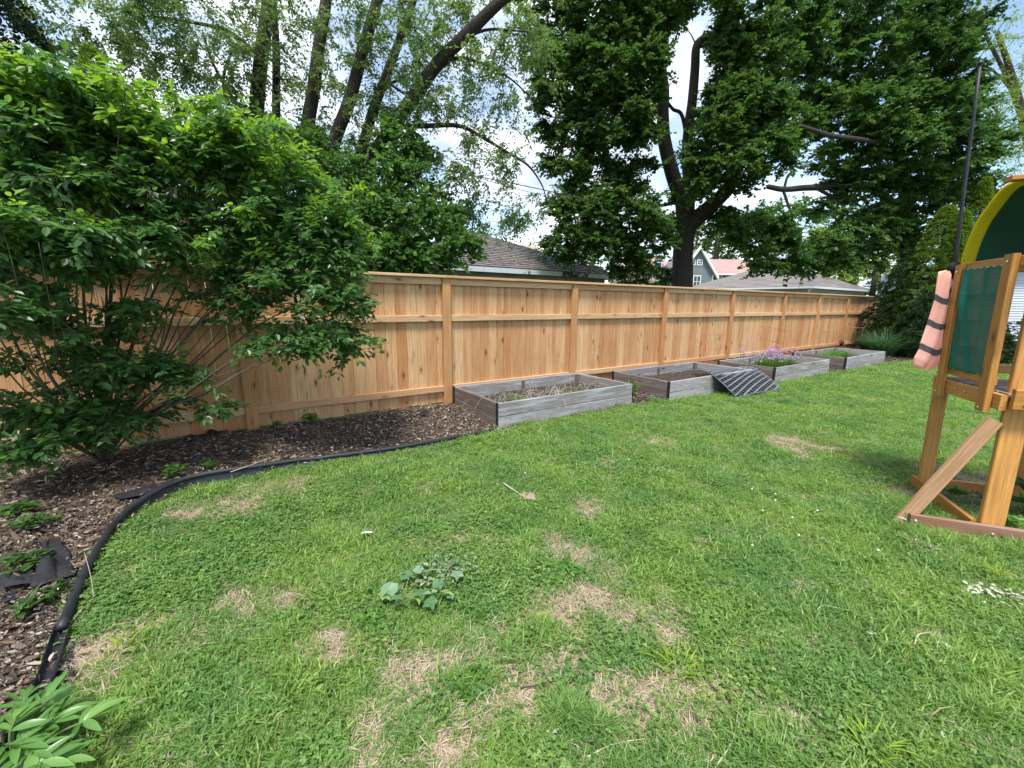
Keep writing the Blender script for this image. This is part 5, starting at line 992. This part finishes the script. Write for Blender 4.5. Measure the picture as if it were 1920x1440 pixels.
for s, t, lab in ((10.3, 1.0, 'weeds at the near end of the farthest bed'), (11.0, .95, 'weeds in the middle of the farthest bed'), (11.6, .9, 'weeds at the far end of the farthest bed')): plant('weed', lab, 'weeds', FT(s, t, .10), M_L_weed, 80, .36, .14, .055, .5, nleaf=4)
plant('weed', 'leafy green weed between the first and second beds', 'weed', FT(2.78, 1.0, -.01), M_L_weed, 26, .13, .26, .075, .3, nleaf=6)
plant('weed', 'low weeds between the mesh and the chive bed', 'weed', FT(6.0, 1.3, -.03), M_L_weed, 20, .18, .07, .035, .5, nleaf=4)
plant('weed', 'low weeds on the ground between the chive bed and the farthest bed', 'weed', FT(9.2, 1.35, -.03), M_L_weed, 26, .22, .08, .04, .5, nleaf=4)
ps = thing('dried_stalks', 'tangle of pale curling dry stalks lying in the nearest bed', 'dried stalks', FT(1.1, .7, .1)); mb = MB()
for k in range(150):
    s, t = random.gauss(1.25, .55), random.gauss(.68, .22); s = min(max(s, .18), 2.3); t = min(max(t, .16), 1.1); a = random.random()*6.283; L = .10+.22*random.random(); h_ = .03+.15*random.random()*(random.random() < .55)
    P0 = FT(s, t, .10); P1_ = P0+np.array([math.cos(a)*L*.5, math.sin(a)*L*.5, h_]); P2 = P0+np.array([math.cos(a)*L, math.sin(a)*L, .0]); mb.tube(catmull([P0, P1_, P2], 5), .0022, 3, False)
o = mb.build('stalk', plain('pale_dry_stalk', (.36, .34, .28), .8, .2, 30), ps); o['kind'] = 'stuff'
plant('weed', 'small green weed among the dry stalks in the nearest bed', 'weed', FT(.62, .85, .10), M_L_weed, 34, .2, .10, .05, .35, nleaf=4)
plant('weed', 'sparse weeds at the far end of the nearest bed', 'weed', FT(1.8, .9, .09), M_L_weed, 26, .25, .10, .045, .35, nleaf=4)
for u, v, lab, k in ((330, 893, 'small bright weed just above the edging curve', 1), (395, 878, 'pale weed among sticks beside the edging', .7), (575, 795, 'low weed at the foot of the fence post', 1.3), (255, 790, 'weedy tuft under the bush beside its stems', .8), (520, 800, 'thin weed beside the fence foot, left of the lower weed', .8)):
    plant('weed', lab, 'weed', G(u, v, -.02), M_L_weed, 12, .10*k, .13*k, .06*k, .4, nleaf=5)
for u, v, lab in ((60, 985, 'sprawling green seedlings on the mulch beside the fabric scrap'), (40, 1060, 'green creeping weeds at the left edge beside the torn fabric'), (85, 1125, 'small pale weed below the torn fabric'), (30, 960, 'cut leafy sprig lying on the mulch under the bush')):
    plant('weed', lab, 'weed', G(u, v, -.02), M_L_maple2, 14, .14, .05, .07, .42, nleaf=5)
# yellow green blades and broad weeds in the lawn
for u, v, lab, k in ((1270, 1262, 'yellow green clump of broad blades in the lawn right of the bare strip', 1.1), (1632, 1412, 'yellow green blade clump near the bottom edge of the lawn', 1.0), (240, 1212, 'yellow green blades beside the split edging', .8), (835, 925, 'little yellow green tuft amid clover', .6), (1870, 1075, 'yellow tinged tuft below the play tower base rail', .6), (1220, 935, 'yellow green tuft in the middle of the lawn', .5), (520, 1040, 'yellow green tuft left of the pulled weeds', .5)):
    bladeplant('lawn_weed', lab, 'weed', G(u, v, -.06), M_L_lime, int(16*k)+6, .05*k, .10*k, .010, 1.2)
for u, v, lab in ((880, 1290, 'low round leaved weed on a bare patch'), (700, 1165, 'broad leaved weed patch below the pulled weeds'), (1060, 1075, 'small broad weed on the upper bare strip'), (1850, 940, 'weeds growing under the play tower near its leg'), (1885, 975, 'weeds behind the play tower base rail'), (1790, 925, 'low weeds around the far tower leg')):
    plant('lawn_weed', lab, 'weed', G(u, v, -.06), M_L_weed, 18, .11, .045, .045, .6, nleaf=5)
rt = plant('burdock', 'big leaved weed under the play tower at the right edge', 'weed', G(1925, 960, -.09), M_L_maple2, 9, .16, .22, .22, .42, nleaf=2)

# peony in the near corner: every leaf its own object
M_pst = plain('peony_stem', (.10, .16, .05), .5, .2, 20)
LMp = [leaves('leaf', [[0, 0, 0]], np.array([[0, 1., 0]]), np.array([[0, 0, 1.]]), 1., .27, np.array([q]), M_L_peony, 'oval') for q in (.1, .4, .7, .95)]
def bigleaf(k_, root, P_, D, Nm, L, lib): D = unit(np.asarray(D, float)[None])[0]; X = unit(np.cross(D, Nm)[None])[0]; Z = np.cross(X, D); return obj('leaf', lib[k_ % len(lib)], root, Matrix.Translation(Vector(tuple(P_))) @ Matrix((Vector(X), Vector(D), Vector(Z))).transposed().to_4x4() @ Matrix.Scale(float(L), 4))
def curved_leaf(r, wd, mat, curl=.22, nseg=7):
    V = []; Fc = []
    for j in range(nseg+1):
        f = j/nseg; w2 = wd/2*math.sin(PI*min(1, f*.94+.04))**.8; z = -curl*f*f; V += [(-w2, f, z+w2*.35), (0, f, z), (w2, f, z+w2*.35)]
    for j in range(nseg): k = 3*j; Fc += [[k, k+1, k+4, k+3], [k+1, k+2, k+5, k+4]]
    return mesh_np('leaf', V, [Fc], mat, {'rnd': np.full(len(V), r)}, True)
LMp = [curved_leaf(r_, .20+.04*i, M_L_peony, .12+.12*i) for i, r_ in enumerate((.1, .45, .75, .98))]
pe = thing('peony_plant', 'bright green peony foliage in the near corner over the edging', 'plant', G(30, 1440, -.05)); mb = MB()
cpe = G(18, 1480, -.05)
for k in range(27):
    a = random.uniform(-1.2, 2.9); q = random.uniform(.04, .21); top = cpe+np.array([math.cos(a)*q*1.15, math.sin(a)*q, random.uniform(.10, .22)-.2*q]); C = catmull([cpe+np.array([math.cos(a)*.03, math.sin(a)*.03, 0]), (cpe+top)/2+[0, 0, .05], top], 4); mb.tube(C, .0035, 5, False)
    for j in range(7):
        an = a+(j-3)*.42+random.gauss(0, .12); bigleaf(random.randrange(4), pe, top-unit((C[-1]-C[-2])[None])[0]*.012*abs(j-3), (math.cos(an), math.sin(an), random.uniform(.05, .6)), np.array([0, 0, 1.])+rng.normal(size=3)*.25, random.uniform(.055, .10), LMp)
mb.build('stem', M_pst, pe, True)
# pulled weeds wilting on the lawn
wl = thing('pulled_weeds', 'heap of wilting pulled weeds with big limp leaves on the lawn', 'pulled weeds', G(790, 1090, -.05))
LMw = [mesh_np('leaf', [(0, 0, 0), (.42, .12, .06), (.34, .5, .10), (.5, .62, .02), (.16, .85, .05), (0, 1.05, -.15), (-.16, .85, .08), (-.5, .6, .0), (-.36, .45, .12), (-.44, .1, .02), (0, .5, -.02)], [[[0, 1, 10], [1, 2, 10], [2, 3, 10], [3, 4, 10], [4, 5, 10], [5, 6, 10], [6, 7, 10], [7, 8, 10], [8, 9, 10], [9, 0, 10]]], leafmat('limp_leaf%d' % i, c_, c2_, .25, .5, None, .4), {'rnd': np.full(11, .5)}) for i, (c_, c2_) in enumerate((((.07, .16, .06), (.10, .20, .08)), ((.13, .23, .13), (.17, .28, .17)), ((.15, .25, .06), (.2, .3, .08))))]
for u, v, L, an in ((745, 1108, .095, 3.0), (765, 1085, .085, 2.2), (772, 1112, .09, -.9), (790, 1105, .095, -1.3), (800, 1120, .085, -1.0), (735, 1115, .07, 3.3), (810, 1095, .07, .1), (825, 1108, .065, -.3), (858, 1070, .075, -1.5), (846, 1060, .05, .5), (780, 1075, .06, 1.2), (755, 1120, .06, -2.6), (820, 1080, .06, -1.8), (838, 1112, .05, -.8)):
    P_ = G(u, v, -.005+random.random()*.03); bigleaf(random.randrange(3), wl, P_, (math.cos(an), math.sin(an), random.uniform(-.25, .35)), np.array([0, 0, 1.])+rng.normal(size=3)*.3, L, LMw)
P = []; D = []
for k in range(150): u, v = (random.gauss(842, 26), random.gauss(1062, 11)) if k < 110 else (random.gauss(800, 20), random.gauss(1085, 10)); P.append(G(u, v, random.random()*.03-.02)); a = random.random()*6.283; D.append([math.cos(a), math.sin(a), random.uniform(-.3, .5)])
o = obj('foliage', leaves('foliage', P, np.array(D), unit(np.array([0, 0, 1.])+rng.normal(size=(150, 3))*.5), .03*(.6+.7*rng.random(150)), .019, rng.random(150), M_L_wilt, 'oval'), wl); o['kind'] = 'stuff'
mb = MB()
for a_, b_ in (((732, 1025), (765, 1068)), ((762, 1040), (775, 1072)), ((855, 1022), (800, 1062)), ((870, 1040), (830, 1080)), ((800, 1045), (830, 1060)), ((775, 1078), (850, 1070))): p_, q_ = G(*a_, .0), G(*b_, .005); mb.tube(catmull([p_, (p_+q_)/2+[0, 0, .02], q_], 4), .0025, 4)
mb.build('stem', M_L_wilt, wl, True)
# cut twig with pale leaves below the tower
cw_ = thing('cut_branch', 'cut twig with pale whitish dried leaves lying below the play tower', 'branch', G(1850, 1110, -.1)); mb = MB(); C = catmull([G(u, v, -.075) for u, v in ((1745, 1063), (1775, 1085), (1810, 1100), (1850, 1108), (1890, 1112), (1925, 1118))], 5); mb.tube(C, .003, 4); mb.build('stem', M_litter, cw_)
P, D = [], []
for k in range(70): u = random.uniform(1810, 1925); v = 1104+(u-1810)*.12+random.gauss(2, 7); P.append(G(u, v, -.085+random.random()*.03)); a = random.random()*6.283; D.append([math.cos(a), math.sin(a), random.uniform(-.2, .5)])
o = obj('dried_leaves', leaves('dried_leaves', P, np.array(D), unit(np.array([0, 0, 1.])+rng.normal(size=(70, 3))*.5), .026, .017, rng.random(70), M_L_pale, 'oval'), cw_); o['kind'] = 'stuff'
P, D = [], []
for k in range(60): u = random.uniform(1700, 1810); v = 1015+(u-1700)*.35+random.gauss(0, 7); P.append(G(u, v, -.09+random.random()*.02)); a = random.random()*6.283; D.append([math.cos(a), math.sin(a), random.uniform(-.2, .3)])
o = obj('withered_clippings', leaves('withered_clippings', P, np.array(D), unit(np.array([0, 0, 1.])+rng.normal(size=(60, 3))*.4), .03, .012, rng.random(60), M_litter, 'oval')); tag(o, 'scatter of withered tan clippings in the grass below the tower base', 'clippings')

# fabric scraps: crumpled sheets
def crumple(name, label, pts, z, h_, seed, mat=M_fabric, n=16):
    q = [G(u, v, z) for u, v in pts]; q = np.array(q)
    def f(U, Vv):
        P = (q[0]*(1-U)[..., None]+q[1]*U[..., None])*(1-Vv)[..., None]+(q[3]*(1-U)[..., None]+q[2]*U[..., None])*Vv[..., None]
        e = (fbm(U, Vv, 3.2, seed)-.4)*h_*2*np.sin(PI*np.clip(U, .03, .97))**.5*np.sin(PI*np.clip(Vv, .03, .97))**.5; P = P.copy(); P[..., 2] += np.maximum(e, -.002)+.006
        P[..., 0] += .05*(vnoise(U, Vv, 4, seed+3)-.5)*(q[:, 0].max()-q[:, 0].min())*1.6; P[..., 1] += .05*(vnoise(U, Vv, 4, seed+4)-.5)*1.2*(q[:, 1].max()-q[:, 1].min()); return P
    o = sheet(name, f, n, n, mat, None, .002); return tag(o, label, 'fabric scrap')
for i, (lab, pts, z, h_) in enumerate((('large torn piece of black landscape fabric crumpled on the mulch near the edging', ((78, 1020), (110, 1010), (150, 1080), (60, 1105)), -.02, .07), ('black fabric strip trailing to the left picture edge over mulch', ((-10, 1080), (60, 1062), (70, 1095), (0, 1105)), -.02, .03), ('flat black fabric sliver above the edging bend', ((210, 930), (325, 902), (330, 915), (225, 938)), -.02, .015),
                                       ('black fabric flap propped against the fence beside the bush stems', ((340, 822), (412, 797), (425, 808), (365, 830)), .01, .07), ('small black fabric lump on the mulch near the first bed', ((785, 770), (800, 768), (804, 780), (788, 781)), .0, .06), ('tiny black fabric lump left of the first bed corner', ((732, 772), (745, 768), (748, 778), (735, 780)), .0, .05), ('black fabric corner sticking from soil beside the split edging', ((112, 1262), (140, 1255), (145, 1275), (118, 1280)), -.045, .03), ('torn black fabric in the trench right of the split edging', ((88, 1300), (108, 1240), (116, 1290), (86, 1345)), -.05, .03),
                                       ('dark fabric tuft beside the gate side post of the mulch strip, under the bush', ((0, 1120), (26, 1112), (30, 1126), (4, 1132)), -.02, .02))): crumple('fabric_scrap', lab.replace('gate side post of the mulch strip, under the bush', 'left picture edge, lowest of the scraps on the mulch'), pts, z, h_, i*3+1)
# loose leaves, paper, sticks
def flatleaf(label, u, v, L, wd, an, mat, name='dry_leaf', cat='leaf', z=-.035, curl=.2):
    P_ = G(u, v, z); me = curved_leaf(.3+.5*random.random(), wd, mat, curl, 6); D = np.array([math.cos(an), math.sin(an), .08]); D = unit(D[None])[0]; Nm = np.array([0, 0, 1.])+rng.normal(size=3)*.25; X = unit(np.cross(D, Nm)[None])[0]; Z = np.cross(X, D)
    tag(obj(name, me, None, Matrix.Translation(Vector(P_)) @ Matrix((Vector(X), Vector(D), Vector(Z))).transposed().to_4x4() @ Matrix.Scale(L, 4)), label, cat)
flatleaf('white scrap of paper lying in the grass left of centre', 677, 1000, .075, .35, .1, plain('white_paper', (.72, .74, .78), .7, .05, 10), 'paper_scrap', 'paper', -.025, .05)
for i, (u, v, L, an, lab, mt) in enumerate(((1092, 862, .07, .5, 'brown curled leaf on the grass in front of the first bed', M_litter), (225, 1222, .06, .3, 'reddish dry leaf beside the split edging', M_litter), (222, 1075, .08, .6, 'pale torn bark piece next to the edging', M_straw), (1755, 1205, .06, -.4, 'whitish leaf on the lawn below the cut twig', M_L_pale), (1625, 1185, .05, -.5, 'pale leaf between the cut twig and the yellow clump', M_L_pale), (1335, 1283, .05, -1.0, 'pale straw coloured leaf right of the yellow green clump', M_litter), (1410, 1295, .06, -.6, 'tan curled leaf in the lower lawn', M_litter),
                                            (1025, 1372, .05, .1, 'pale leaf on the lower bare patch edge', M_L_pale), (1715, 1190, .04, 1.2, 'curled stem bit beside the whitish leaf', M_straw), (1765, 1382, .06, .4, 'pale clipped leaf near the right bottom corner', M_L_pale), (1800, 1392, .06, -.5, 'tan clipped leaf near the right bottom corner', M_litter), (318, 972, .05, .4, 'tan leaf lying just inside the edging bend', M_litter), (250, 1322, .04, .8, 'orange brown leaf in the grass near the peony', M_litter), (1270, 965, .05, .2, 'small dull leaf in the mid lawn', M_litter), (1095, 1300, .05, .9, 'brown leaf on the bare strip', M_litter), (1700, 975, .06, 1.9, 'pale leaf at the tip of the tower brace', M_L_pale),
                                            (18, 1153, .07, .2, 'pale leaf on the mulch at the left edge', M_L_pale), (55, 1195, .07, .8, 'whitish crumpled leaf on the mulch', M_L_pale), (140, 1228, .05, .7, 'dry leaf on bare soil right of the split edging', M_litter), (180, 940, .06, 1.1, 'light leaf on the mulch under the bush', M_litter), (20, 1160, .05, 2.0, 'tan leaf beside the left edge fabric', M_litter))): flatleaf(lab, u, v, L, .38, an, mt)
def stick(label, pts, rad, mat=M_bark2, z=-.02): 
    C = catmull([G(u, v, z+dz) for u, v, dz in pts], 4); mb = MB(); mb.tube(C, np.linspace(rad, rad*.6, len(C)), 5); tag(mb.build('stick', mat, None, True), label, 'stick')
M_palest = plain('pale_dry_stick', (.42, .36, .27), .85, .2, 30)
stick('long thick stick lying on the mulch beside the edging', ((285, 858, .01), (360, 864, .02), (470, 868, .02)), .013); stick('second stick crossing the long one on the mulch', ((305, 870, .02), (400, 860, .03), (490, 878, .03)), .009); stick('thin stick under the bush leaning from the mulch', ((100, 898, 0), (130, 860, .05), (145, 835, .12)), .009)
stick('short stick by the edging near the fence post', ((395, 868, .02), (430, 850, .03)), .006); stick('thin twig over the edging rim', ((432, 885, .05), (470, 872, .07), (505, 858, .07)), .004, M_palest)
stick('pale stick lying across the lawn centre', ((943, 905, -.005), (965, 920, 0), (985, 932, .0)), .007, M_palest); stick('curved dry stem at the lower lawn edge', ((1340, 1440, 0), (1375, 1385, .0), (1385, 1320, 0)), .0025, M_palest, -.03); stick('dry twig on the bare patch bottom', ((1100, 1420, 0), (1150, 1395, 0), (1210, 1385, 0)), .003, M_palest, -.03); stick('arched pale stem right of the lawn centre', ((1715, 1208, 0), (1722, 1190, .02), (1742, 1186, .01)), .003, M_palest, -.03)
stick('thin dry stem crossing the lawn right of centre', ((1527, 1150, 0), (1545, 1135, .01), (1590, 1145, 0)), .0022, M_palest, -.03); stick('thin pale grass stem arching over the edging', ((158, 1035, 0), (170, 1080, .05), (175, 1120, 0)), .0015, M_palest, 0.); stick('fine twig on the mid lawn bare strip', ((975, 1290, 0), (1005, 1285, 0), (1035, 1275, 0)), .003, M_bark2, -.03)
crumple('cloth_scrap', 'grey cloth like scrap at the end of the pale stick on the lawn', ((978, 925), (1002, 928), (1006, 940), (984, 938)), -.03, .05, 44, M_straw)
